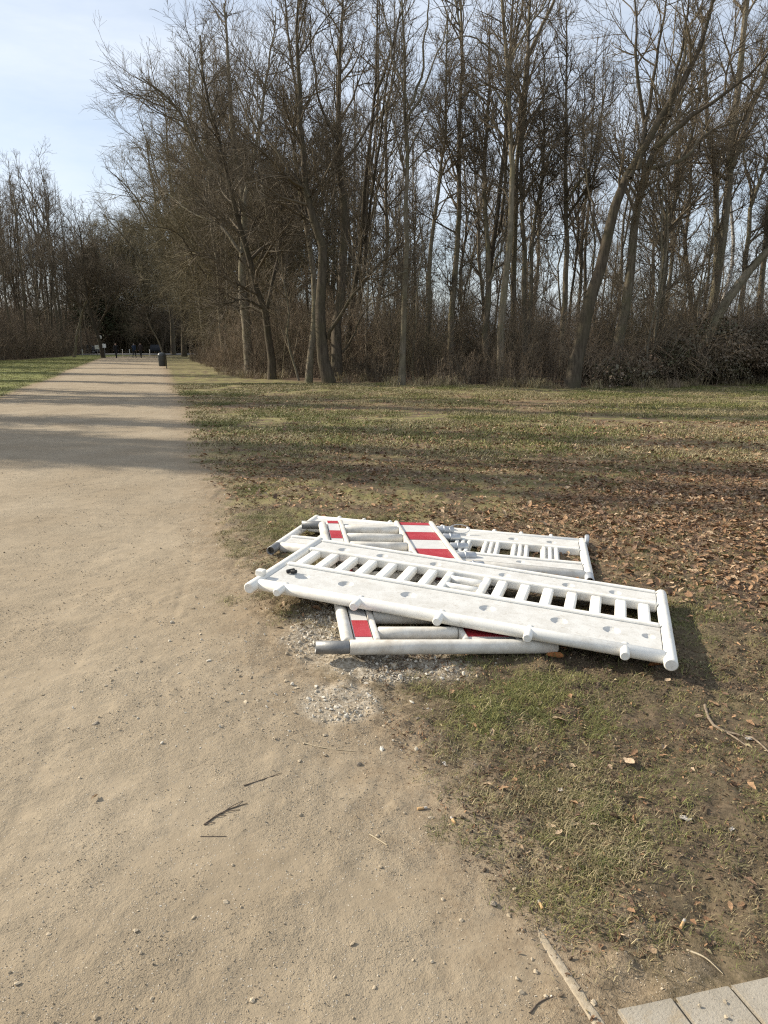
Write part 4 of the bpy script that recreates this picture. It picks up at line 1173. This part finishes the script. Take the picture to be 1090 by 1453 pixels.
# ------------------------------------------------------------------ paving slabs and kerb in the near corner
t = NT('concrete'); v = t.obj()
c = t.mix(t.mr(t.noise(v, 4, 6, .7), .3, .7), (.26, .23, .18), (.41, .37, .305))
c = t.mix(t.mr(t.noise(v, 180, 3, .7), .52, .66, 0, .55), c, (.22, .19, .15))
c = t.mix(t.mr(t.noise(v, 11, 5, .7), .56, .68, 0, .6), c, (.33, .26, .17))
M_CONC = t.done(c, .92, t.bump(t.noise(v, 150, 4, .7), .5, .006), .15)
t = NT('kerb_concrete'); v = t.obj()
c = t.mix(t.mr(t.noise(v, 90, 5, .75), .35, .65), (.30, .245, .172), (.43, .365, .272))
c = t.mix(t.mr(t.noise(v, 22, 5, .7), .46, .62, 0, .9), c, (.36, .295, .205))
M_KERB = t.done(c, .95, t.bump(t.noise(v, 160, 4, .7), .6, .004), .15)
pa = empty('pavement', tuple(gp(873, 1434)))
tag(pa, 'light concrete slab paving in the near corner', None, None, 'structure')
A = gp(873, 1434); B = gp(1090, 1386); e = (B - A)[:2]; e = e / np.linalg.norm(e); jd = (gp(983, 1453) - gp(952, 1412))[:2]; jd = jd / np.linalg.norm(jd)
ang_e = math.atan2(e[1], e[0])
def along(px, py): return float((gp(px, py)[:2] - A[:2]) @ e)
cuts = [0.0, along(952, 1414), along(1031, 1394)]
wdt = cuts[2] - cuts[1]
cuts += [cuts[2] + wdt * k for k in (1, 2, 3)]
# perpendicular component keeps the joints' own slant
for row in range(3):
    for i in range(len(cuts) - 1):
        a0, a1 = cuts[i] + .0022, cuts[i + 1] - .0022
        d0, d1 = row * .152 + (0 if row else 0), row * .152 + .146
        zz = .005 + random.Random(i * 7 + row).uniform(-.002, .002)
        P4 = [np.array(e) * a + jd * d for a, d in ((a0, d0), (a1, d0), (a1, d1), (a0, d1))]
        P4 = P4[::-1]
        bm = bmesh.new()
        vs = [bm.verts.new((p[0], p[1], zz)) for p in P4]
        f = bm.faces.new(vs)
        if f.normal.z < 0: f.normal_flip()
        bm.normal_update()
        if f.normal.z < 0: f.normal_flip()
        ex = bmesh.ops.extrude_face_region(bm, geom=[f])
        for g_ in ex['geom']:
            if isinstance(g_, bmesh.types.BMVert): g_.co.z = zz - .07
        bmesh.ops.recalc_face_normals(bm, faces=bm.faces[:])
        bmesh.ops.bevel(bm, geom=bm.edges[:], offset=.0045, segments=2, affect='EDGES')
        me = bpy.data.meshes.new('paving_slab'); bm.to_mesh(me); bm.free()
        part('paving_slab', me, M_CONC, pa)

k0, k1, k2 = gp(756, 1312), gp(801, 1379), gp(850, 1453)
dirk = (k2 - k1); dirk /= np.linalg.norm(dirk)
line = smooth_line(np.array([k0, k1, k2, k2 + dirk * .5]), 160)
V = []; r = np.random.default_rng(3)
nl = np.array([dirk[1], -dirk[0], 0])
kn = len(line)
q = np.arange(kn) / kn
grow_ = np.clip(.8 + q * .5, 0, 1)
wl_ = .0125 * grow_ + .004 * (fbm(q * 45, q * 0, 2, 5) - .5)
wr_ = .0125 * grow_ + .005 * (fbm(q * 55, q * 0 + 5, 3, 5) - .5)
for i, p in enumerate(line):
    zt = -.0010 + .0035 * float(sstep(0, .06, q[i])) + .0006 * float(vnoise(np.array(q[i] * 90), np.array(0.5), 6))
    for off, z in ((-wl_[i] - .004, -.004), (-wl_[i], zt - .0012), (-wl_[i] * .7, zt), (wr_[i] * .7, zt), (wr_[i], zt - .0012), (wr_[i] + .004, -.004)):
        V.append((p[0] + nl[0] * off, p[1] + nl[1] * off, z))
F = [(i * 6 + j, (i + 1) * 6 + j, (i + 1) * 6 + j + 1, i * 6 + j + 1) for i in range(kn - 1) for j in range(5)]
kb = link('kerb', np_mesh('kerb', np.array(V), np.array(F)), M_KERB)
tag(kb, 'thin half buried concrete edging between path and grass', None, None, 'structure')

x, y = cand(.5, 1.1, 1.05, 1.42, 6000); n = len(x)
k = rng.uniform(0, 1, n) < sstep(.45, .7, fbm(x * 6, y * 6, 95, 3)) * .8 + .06
x, y = x[k], y[k]; n = len(x); s_ = np.clip(rng.lognormal(math.log(.0022), .45, n), .001, .006)
scatter('slab_grit', np.stack([x, y, np.full(n, .0055)], 1), rng.uniform(-.5, 6.28, (n, 3)), s_, rng.integers(0, 8, n), C_GRIT, 'sand grains on the paving slabs')

# ------------------------------------------------------------------ small loose things in front
def put(o, px, py, dz=0.0, rz=None, s=1.0, tilt=.2):
    p = gp(px, py); z = float(hgt(p[0], p[1]))
    p = gp(px, py, z); z = float(hgt(p[0], p[1]))
    o.location = (p[0], p[1], z + dz)
    rr = random.Random(int(px * 31 + py))
    o.rotation_euler = (rr.uniform(-tilt, tilt), rr.uniform(-tilt, tilt), rr.uniform(0, 6.28) if rz is None else rz)
    o.scale = (s, s, s) if not isinstance(s, tuple) else s
    return o

sm = [stone_mesh(900 + i, 1) for i in range(6)]
sm_p = [m.copy() for m in sm]; sm_t = [m.copy() for m in sm]; sm_g = [m.copy() for m in sm]
for m in sm_p: m.materials.append(M_ST_PALE)
for m in sm_t: m.materials.append(M_ST_TAN)
for m in sm_g: m.materials.append(M_ST_GREY)
def stone(px, py, wpx, kind, label, group, k):
    me = {'p': sm_p, 't': sm_t, 'g': sm_g}[kind][k % 6]
    o = bpy.data.objects.new('stone', me); COL.objects.link(o)
    dep = float(np.linalg.norm(gp(px, py) - _C)); s = wpx / FPX * dep
    put(o, px, py, s * .12, None, s)
    return tag(o, label, 'stone', group)
for k, (px, py, w_) in enumerate([(454, 1010, 11), (477, 1000, 9), (470, 1006, 9), (463, 1004, 7), (461, 993, 8), (449, 975, 8), (487, 985, 7), (520, 965, 8), (548, 950, 9), (606, 955, 9), (627, 962, 10), (633, 950, 9), (590, 938, 8)]):
    stone(px, py, w_, 'p', 'white broken stone at the edge of the gravel spill', 'white stones of the gravel spill', k)
for k, (px, py, w_) in enumerate([(113, 1104, 7), (69, 1326, 7), (193, 1321, 9), (358, 1421, 10), (136, 1445, 10), (26, 1396, 8), (14, 1381, 7), (321, 1280, 9), (427, 1156, 8), (536, 1186, 8), (540, 1231, 8), (612, 1162, 9),
                                  (418, 1010, 9), (425, 1079, 7), (461, 1043, 8), (462, 1070, 8), (406, 967, 9), (420, 977, 8), (574, 1153, 7), (275, 1302, 7), (216, 1418, 7), (330, 1228, 6), (200, 1352, 7), (500, 1340, 8), (613, 1366, 9), (531, 1402, 7), (655, 1307, 8), (628, 1277, 7), (150, 975, 7), (60, 985, 6), (260, 905, 6)]):
    stone(px, py, w_, 't', 'small tan pebble lying loose on the sandy path', 'pebbles on the sandy path', k)
stone(135, 1027, 10, 'g', 'dark flat pebble alone on the smooth sand', None, 1)
stone(510, 1084, 10, 'g', 'blue grey pebble at the end of the long pale twig', None, 2)
stone(701, 1284, 14, 'g', 'dark lump of stone above the start of the kerb', None, 3)
stone(593, 1020, 10, 'g', 'grey blue stone in the bare soil below the gravel', None, 4)
stone(584, 996, 10, 'p', 'round cream stone on bare soil below the barrier', None, 5)
stone(1011, 1098, 11, 'g', 'grey stone beside reddish leaves in the grass', None, 0)
stone(842, 1423, 10, 't', 'pebble resting beside the kerb near the slabs', None, 1)
for k, (px, py, w_) in enumerate([(734, 1390, 10), (740, 1408, 9), (760, 1380, 8), (775, 1415, 9), (755, 1362, 7), (722, 1300, 8), (742, 1322, 9), (730, 1262, 7)]):
    stone(px, py, w_, 't', 'small pebble in the grit beside the kerb', 'pebbles beside the kerb', k)
for k, (px, py, w_) in enumerate([(993, 1422, 7), (1030, 1416, 5), (1031, 1438, 6)]):
    p = gp(px, py, .018); o = stone(px, py, w_, 't', 'tiny pebble lying on the concrete slabs', 'pebbles on the slabs', k); o.location = (p[0], p[1], .0085)

def stick(name, pts_px, r0, r1, label, mat, fork=None, cat='twig'):
    P = []
    for (px, py) in pts_px:
        p = gp(px, py); z = float(hgt(p[0], p[1])); P.append((p[0], p[1], z + r0 * .9))
    P = np.array(P); b = P[0].copy(); Ln = smooth_line(P - b, 9)
    parts = [tubes(Ln[None], np.linspace(r0, r1, 9)[None], 6)]
    if fork:
        for (t_, px, py) in fork:
            q = gp(px, py); q[2] = float(hgt(q[0], q[1])) + r1; s_ = Ln[int(t_ * 8)]
            parts.append(tubes(smooth_line(np.array([s_, (s_ + q - b) / 2 + (0, 0, .003), q - b]), 5)[None], np.linspace(r0 * .6, r1, 5)[None], 5))
    me = np_mesh(name, *join(parts)); o = link(name, me, mat); o.location = b
    return tag(o, label, cat)
M_TW1 = simple('dry_twig', (.16, .12, .085), (.30, .24, .17), 60, .85, .3)
M_TW2 = simple('dark_twig', (.09, .068, .05), (.17, .13, .098), 60, .85, .3)
M_TW3 = simple('straw_twig', (.34, .27, .17), (.50, .42, .29), 60, .8, .2)
stick('twig', [(290, 1178), (310, 1166), (330, 1157), (352, 1150)], .0026, .0010, 'dark forked twig lying on the open sand', M_TW2, [(.0, 306, 1176), (.25, 322, 1167), (.4, 341, 1159), (.5, 345, 1147)])
stick('twig', [(347, 1126), (372, 1118), (400, 1109)], .0022, .001, 'thin dark twig above the forked one on the sand', M_TW2)
stick('twig', [(430, 1067), (455, 1073), (480, 1076), (506, 1077)], .0022, .001, 'long pale twig pointing at the blue grey pebble', M_TW3)
stick('twig', [(524, 1190), (536, 1197), (549, 1206)], .0024, .0015, 'short straw coloured stalk on bare sand', M_TW3)
stick('twig', [(285, 1196), (305, 1196), (322, 1195)], .0012, .0008, 'fine hairlike stalk under the forked twig', M_TW2)
stick('twig', [(1000, 1006), (1005, 1022), (1018, 1037), (1040, 1042), (1062, 1048), (1090, 1072)], .007, .003, 'long crooked root like twig in the grass right of the pile', M_TW1, [(.5, 1060, 1062)])
stick('twig', [(1046, 918), (1056, 930)], .005, .003, 'reddish broken stick in the grass behind the white barrier', M_LF[0])
stick('twig', [(1020, 560), (1050, 556), (1090, 550)], .02, .008, 'fallen branch at the foot of the bramble', M_TW2)
stick('twig', [(752, 1440), (765, 1424), (801, 1413)], .0022, .001, 'thin dark twig in the grit left of the kerb', M_TW2)
stick('twig', [(974, 1350), (1000, 1362), (1026, 1380)], .003, .001, 'pale dry stalk at the edge of the slabs', M_TW3)

M_CORK = simple('filter_tan', (.45, .27, .12), (.55, .36, .18), 90, .8)
M_PAPER = simple('paper_white', (.34, .305, .26), (.46, .42, .37), 40, .85)
def butt(px, py, rz, label):
    t_ = empty('cigarette_butt'); tag(t_, label, 'litter')
    part('filter', tube_mesh('filter', (0, 0, 0), (.022, 0, 0), .0042, 10), M_CORK, t_)
    part('stub', tube_mesh('stub', (.0222, 0, 0), (.033, 0, 0), .0040, 10), M_PAPER, t_)
    put(t_, px, py, .005, rz, 1.0, .05)
butt(592, 1150, .2, 'cigarette end at the ragged border of sand and grass')
butt(770, 1292, 1.7, 'cigarette end standing out beside the top of the kerb')
butt(966, 1318, .9, 'cigarette end in the grass above the slabs')
butt(646, 1170, 1.9, 'pale cigarette end on trodden soil near a tuft')

def scrap(px, py, w_, label, mat=M_PAPER, seed=1):
    r = np.random.default_rng(seed); d = float(np.linalg.norm(gp(px, py) - _C)); s = w_ / FPX * d * .8
    n = 5; g = [(i / (n - 1) - .5, j / (n - 1) - .5) for j in range(n) for i in range(n)]
    V = np.array([(x_ * (1 + r.normal(0, .06)), y_ * .6, r.normal(0, .07) + .12) for x_, y_ in g]) * s
    F = np.array([(j * n + i, j * n + i + 1, (j + 1) * n + i + 1, (j + 1) * n + i) for j in range(n - 1) for i in range(n - 1)])
    o = link('paper_scrap', np_mesh('paper_scrap', V, F, False), mat)
    put(o, px, py, .004); return tag(o, label, 'litter')
scrap(972, 1164, 18, 'torn white paper scrap on bare soil', seed=2)
scrap(1038, 1178, 9, 'small folded white scrap in the grass by the frame edge', seed=3)
scrap(795, 1123, 13, 'crumpled whitish scrap in the middle of the worn grass', seed=4)
scrap(631, 1083, 10, 'little white scrap on the green tuft by the path', seed=5)
scrap(941, 548, 9, 'white litter at the foot of the bramble bank', seed=6)
scrap(858, 552, 5, 'tiny white litter left of the bramble bank', seed=7)
scrap(1062, 1050, 9, 'white chip lying on the crooked root like twig', seed=8)

# fallen leaves one can pick out near the pile
lb = [m.copy() for m in lm]
for i, m in enumerate(lb):
    m.materials.clear(); m.materials.append(M_LF[(0, 1, 0, 2, 1, 0, 2, 0, 1)[i]])
M_ORANGE = leaf_mat('leaf_orange', (.42, .17, .06), (.55, .25, .10))
lo_ = lm[0].copy(); lo_.materials.clear(); lo_.materials.append(M_ORANGE)
def leaf(px, py, wpx, me, label, group=None):
    d = float(np.linalg.norm(gp(px, py) - _C)); s = wpx / FPX * d
    o = bpy.data.objects.new('fallen_leaf', me); COL.objects.link(o)
    put(o, px, py, .006 + s * .06, None, s, .35); return tag(o, label, 'leaf', group)
leaf(787, 931, 24, lo_, 'orange leaf lying against the striped barrier post')
leaf(800, 925, 14, lo_, 'small orange leaf beside the tip of the striped barrier')
leaf(930, 948, 22, lo_, 'orange leaf under the near corner of the top white barrier')
leaf(793, 1019, 22, lb[1], 'curled tan leaf on dark soil below the pile')
leaf(893, 1083, 20, lb[4], 'pale crumpled leaf in the middle of the bare patch')
leaf(947, 805, 18, lb[1], 'single tan leaf right behind the top white barrier')
leaf(925, 1354, 20, lb[4], 'dry folded leaf in the grass above the slabs')
leaf(135, 1132, 11, lb[8], 'small tan leaf on the open sand')
rl = random.Random(21)
k = 0
while k < 150:
    px, py = rl.uniform(640, 1088), rl.uniform(660, 870)
    p = gp(px, py)
    if leaf_m(np.array(p[0]), np.array(p[1])) < .45: continue
    if 700 < py and px < 860 + (py - 765) * .6 and py > 760: continue
    leaf(px, py, rl.uniform(6, 12), lb[rl.randrange(9)], 'brown curled leaf in the thick drift behind the barriers', 'leaves of the thick drift'); k += 1
k = 0
while k < 70:
    px, py = rl.uniform(640, 1088), rl.uniform(960, 1370)
    p = gp(px, py)
    if path_sd(np.array(p[0]), np.array(p[1])) > -.08 or (p[1] < 1.5 and p[0] > .45): continue
    leaf(px, py, rl.uniform(8, 15), lb[rl.randrange(9)], 'brown leaf scrap lying singly in the near worn grass', 'leaf scraps in the near grass'); k += 1

# ------------------------------------------------------------------ far end of the path
# litter bin
M_BIN = simple('bin_dark', (.04, .045, .045), (.065, .07, .068), 6, .35, .05, 0, .5)
b0 = gp(231, 523)
bn = empty('litter_bin', (b0[0], b0[1], float(hgt(b0[0], b0[1])))); tag(bn, 'dark round litter bin with domed lid beside the path', 'litter bin')
def lathe(prof, seg=20):
    V = []; F = []
    for r_, z_ in prof:
        for j in range(seg): V.append((r_ * math.cos(2 * math.pi * j / seg), r_ * math.sin(2 * math.pi * j / seg), z_))
    for i in range(len(prof) - 1):
        for j in range(seg):
            q = (j + 1) % seg; F.append((i * seg + j, i * seg + q, (i + 1) * seg + q, (i + 1) * seg + j))
    return np_mesh('lathe', np.array(V), np.array(F))
part('bin_body', lathe([(.01, .14), (.20, .14), (.225, .17), (.255, .70), (.255, .74)]), M_BIN, bn)
part('lid', lathe([(.262, .72), (.27, .75), (.268, .84), (.24, .92), (.15, .98), (.01, 1.0)]), M_BIN, bn)
part('post', tube_mesh('post', (.20, .20, -.1), (.20, .20, .80), .03, 12), M_BIN, bn)
part('bracket', box_mesh('bracket', (.16, .15, .40), (.20, .19, .46), .005), M_BIN, bn)

# walkers
def person(px, py, d, label, jacket, trousers, hair, stride, turn, hgt_=1.74):
    k = hgt_ / 1.74
    J = {'pel': (0, 0, .93), 'wai': (0, .01, 1.10), 'che': (0, .01, 1.32), 'nec': (0, .0, 1.49), 'hed': (0, -.02, 1.60), 'top': (0, -.01, 1.70)}
    rad = {'pel': .155, 'wai': .145, 'che': .17, 'nec': .065, 'hed': .095, 'top': .075}
    E = [('pel', 'wai'), ('wai', 'che'), ('che', 'nec'), ('nec', 'hed'), ('hed', 'top')]
    for s_, n_ in ((-1, 'l'), (1, 'r')):
        f = stride * s_
        J.update({n_ + 'hip': (.09 * s_, 0, .86), n_ + 'kn': (.095 * s_, -f * .14 - .03, .48), n_ + 'an': (.095 * s_, -f * .24 + (.05 if f < 0 else 0), .09), n_ + 'to': (.10 * s_, -f * .24 - .14, .035),
                  n_ + 'sh': (.185 * s_, .01, 1.41), n_ + 'el': (.235 * s_, f * .10 + .03, 1.13), n_ + 'wr': (.23 * s_, f * .20 - .06, .90), n_ + 'ha': (.22 * s_, f * .22 - .09, .81)})
        rad.update({n_ + 'hip': .10, n_ + 'kn': .062, n_ + 'an': .045, n_ + 'to': .04, n_ + 'sh': .075, n_ + 'el': .052, n_ + 'wr': .042, n_ + 'ha': .035})
        E += [('pel', n_ + 'hip'), (n_ + 'hip', n_ + 'kn'), (n_ + 'kn', n_ + 'an'), (n_ + 'an', n_ + 'to'), ('che', n_ + 'sh'), (n_ + 'sh', n_ + 'el'), (n_ + 'el', n_ + 'wr'), (n_ + 'wr', n_ + 'ha')]
    names = list(J); ix = {a: i for i, a in enumerate(names)}
    me = bpy.data.meshes.new('person_frame'); me.from_pydata([J[a] for a in names], [(ix[a], ix[b]) for a, b in E], []); me.update()
    o = bpy.data.objects.new('person_frame', me); COL.objects.link(o)
    o.modifiers.new('skin', 'SKIN'); md = o.modifiers.new('sub', 'SUBSURF'); md.levels = 1; md.render_levels = 1
    if not me.skin_vertices: me.attributes  # skin layer is made with the modifier
    for i, a in enumerate(names): me.skin_vertices[0].data[i].radius = (rad[a], rad[a] * (.8 if a in ('che', 'wai', 'pel') else 1))
    me.skin_vertices[0].data[0].use_root = True
    dg_ = bpy.context.evaluated_depsgraph_get()
    m2 = bpy.data.meshes.new_from_object(o.evaluated_get(dg_))
    bpy.data.objects.remove(o)
    for m_ in (trousers, jacket, M_SKIN, hair): m2.materials.append(m_)
    for p in m2.polygons:
        c_ = p.center; p.use_smooth = True
        p.material_index = 3 if (c_.z > 1.66 or (c_.z > 1.53 and c_.y > .02)) else 2 if c_.z > 1.50 or (c_.z < .87 and abs(c_.x) > .19) else 1 if c_.z > .84 else 0
    ob = link('person', m2); b = at(px, py, d)
    ob.location = (b[0], d, float(hgt(b[0], d))); ob.rotation_euler = (0, 0, turn); ob.scale = (k, k, k)
    return tag(ob, label, 'person', 'walkers at the far end of the path')
M_SKIN = simple('skin', (.42, .27, .20), (.48, .31, .23), 10, .6)
M_HAIR = simple('hair_dark', (.025, .02, .016), (.05, .04, .03), 20, .6)
M_HAIRG = simple('hair_grey', (.25, .24, .23), (.38, .37, .35), 20, .6)
M_CLBK = simple('cloth_black', (.012, .012, .014), (.022, .022, .024), 20, .9)
M_CLBL = simple('cloth_blue', (.016, .030, .055), (.022, .038, .07), 20, .8)
M_CLBR = simple('cloth_dark', (.03, .024, .024), (.045, .036, .034), 20, .9)
person(165.5, 507, 84, 'person in black walking alone in the middle of the path', M_CLBK, M_CLBK, M_HAIR, 1, .1)
person(191, 507, 84, 'person in a blue jacket walking beside someone in black', M_CLBL, M_CLBK, M_HAIRG, -1, 3.1, 1.66)
person(200.5, 508, 82, 'person in black coat walking right of the blue jacket', M_CLBR, M_CLBK, M_HAIR, 1, 3.2, 1.72)

# far signs and posts
M_SIGNW = simple('sign_white', (.70, .70, .68), (.78, .78, .76), 4, .5)
def sign(px, ph, d, w_, h_, round_, label):
    b = at(px, 500, d); s_ = empty('traffic_sign', (b[0], d, -.05)); tag(s_, label, 'sign')
    top = at(px, ph, d)[2]
    part('pole', tube_mesh('pole', (0, 0, 0), (0, 0, top + .15), .035, 10), M_STEEL, s_)
    if round_: part('sign_plate', tube_mesh('sign_plate', (0, -.065, top), (0, -.045, top), w_ / 2, 24), M_SIGNW, s_)
    else: part('sign_plate', box_mesh('sign_plate', (-w_ / 2, -.065, top - h_ / 2), (w_ / 2, -.045, top + h_ / 2), .004), M_SIGNW, s_)
sign(144, 478, 96, .5, .5, True, 'small round white sign on a pole at the path end')
sign(138.5, 492, 100, .6, .55, False, 'white square board left of the round sign')
sign(149, 490, 86, .40, .45, False, 'dark post with pale plate at the corner of the lawn')
for px, d_ in ((174, 98), (184, 102), (212.5, 97), (117, 96)):
    b = at(px, 500, d_); o = link('bollard', lathe([(.001, -.05), (.05, -.05), (.05, .82), (.045, .88), (.025, .92), (.001, .93)], 12), M_SIGNW); o.location = (b[0], d_, 0)
    tag(o, 'pale round topped bollard at the end of the path', 'bollard', 'bollards at the path end')

# road and parked cars behind
M_ASPH = simple('asphalt', (.17, .165, .16), (.23, .225, .22), 3, .85, .2)
rd = link('road', np_mesh('road', np.array([(-70, 108, .13), (-8, 108, .13), (-8, 124, .13), (-70, 124, .13)]), np.array([(0, 1, 2, 3)])), M_ASPH); tag(rd, 'grey road crossing beyond the path end', None, None, 'structure')
M_GLASS = simple('car_glass', (.02, .025, .03), (.03, .035, .04), 2, .1, 0, 0, .6)
def car(px, d, paint, rz, label):
    b = at(px, 500, d); c_ = empty('parked_car', (b[0], d, .13)); c_.rotation_euler = (0, 0, rz); tag(c_, label, 'car', 'cars parked beyond the path end')
    prof = [(-2.1, .35), (-2.12, .62), (-2.0, .85), (-1.2, .95), (-.7, 1.38), (.5, 1.45), (1.35, 1.05), (2.0, .92), (2.12, .6), (2.1, .35)]
    def ext(pr, hw, taper, nm, m_, par):
        V = []; F = []
        for s_ in (-1, 1):
            for x_, z_ in pr: V.append((x_, s_ * (hw - taper * max(0, z_ - .9)), z_))
        n_ = len(pr)
        for i in range(n_): j = (i + 1) % n_; F.append((i, j, n_ + j, n_ + i))
        F.append(tuple(range(n_))[::-1]); F.append(tuple(range(n_, 2 * n_)))
        me = bpy.data.meshes.new(nm); me.from_pydata(V, [], F); me.update(); return part(nm, me, m_, par)
    bd = ext(prof, .86, .28, 'body', paint, c_)
    ext([(-1.05, .98), (-.64, 1.32), (.45, 1.39), (1.15, 1.06), (1.15, .98)], .875, .28, 'window', M_GLASS, c_)
    for x_ in (-1.3, 1.3):
        for s_ in (-1, 1):
            w_ = part('wheel', tube_mesh('wheel', (x_, s_ * .66, .32), (x_, s_ * .88, .32), .32, 18), M_BLACK, c_)
            part('rim', tube_mesh('rim', (x_, s_ * .882, .32), (x_, s_ * .89, .32), .19, 14), M_GALV, w_)
M_CARB = simple('paint_dark_blue', (.012, .014, .018), (.016, .018, .023), 1, .5, 0, 0, .3)
M_CARG = simple('paint_grey', (.12, .125, .13), (.14, .145, .15), 1, .25, 0, 0, .6)
car(221, 121, M_CARB, 1.9, 'dark parked car behind the right end of the path')
car(124, 119, M_CARG, .05, 'grey parked car at the far left of the road')
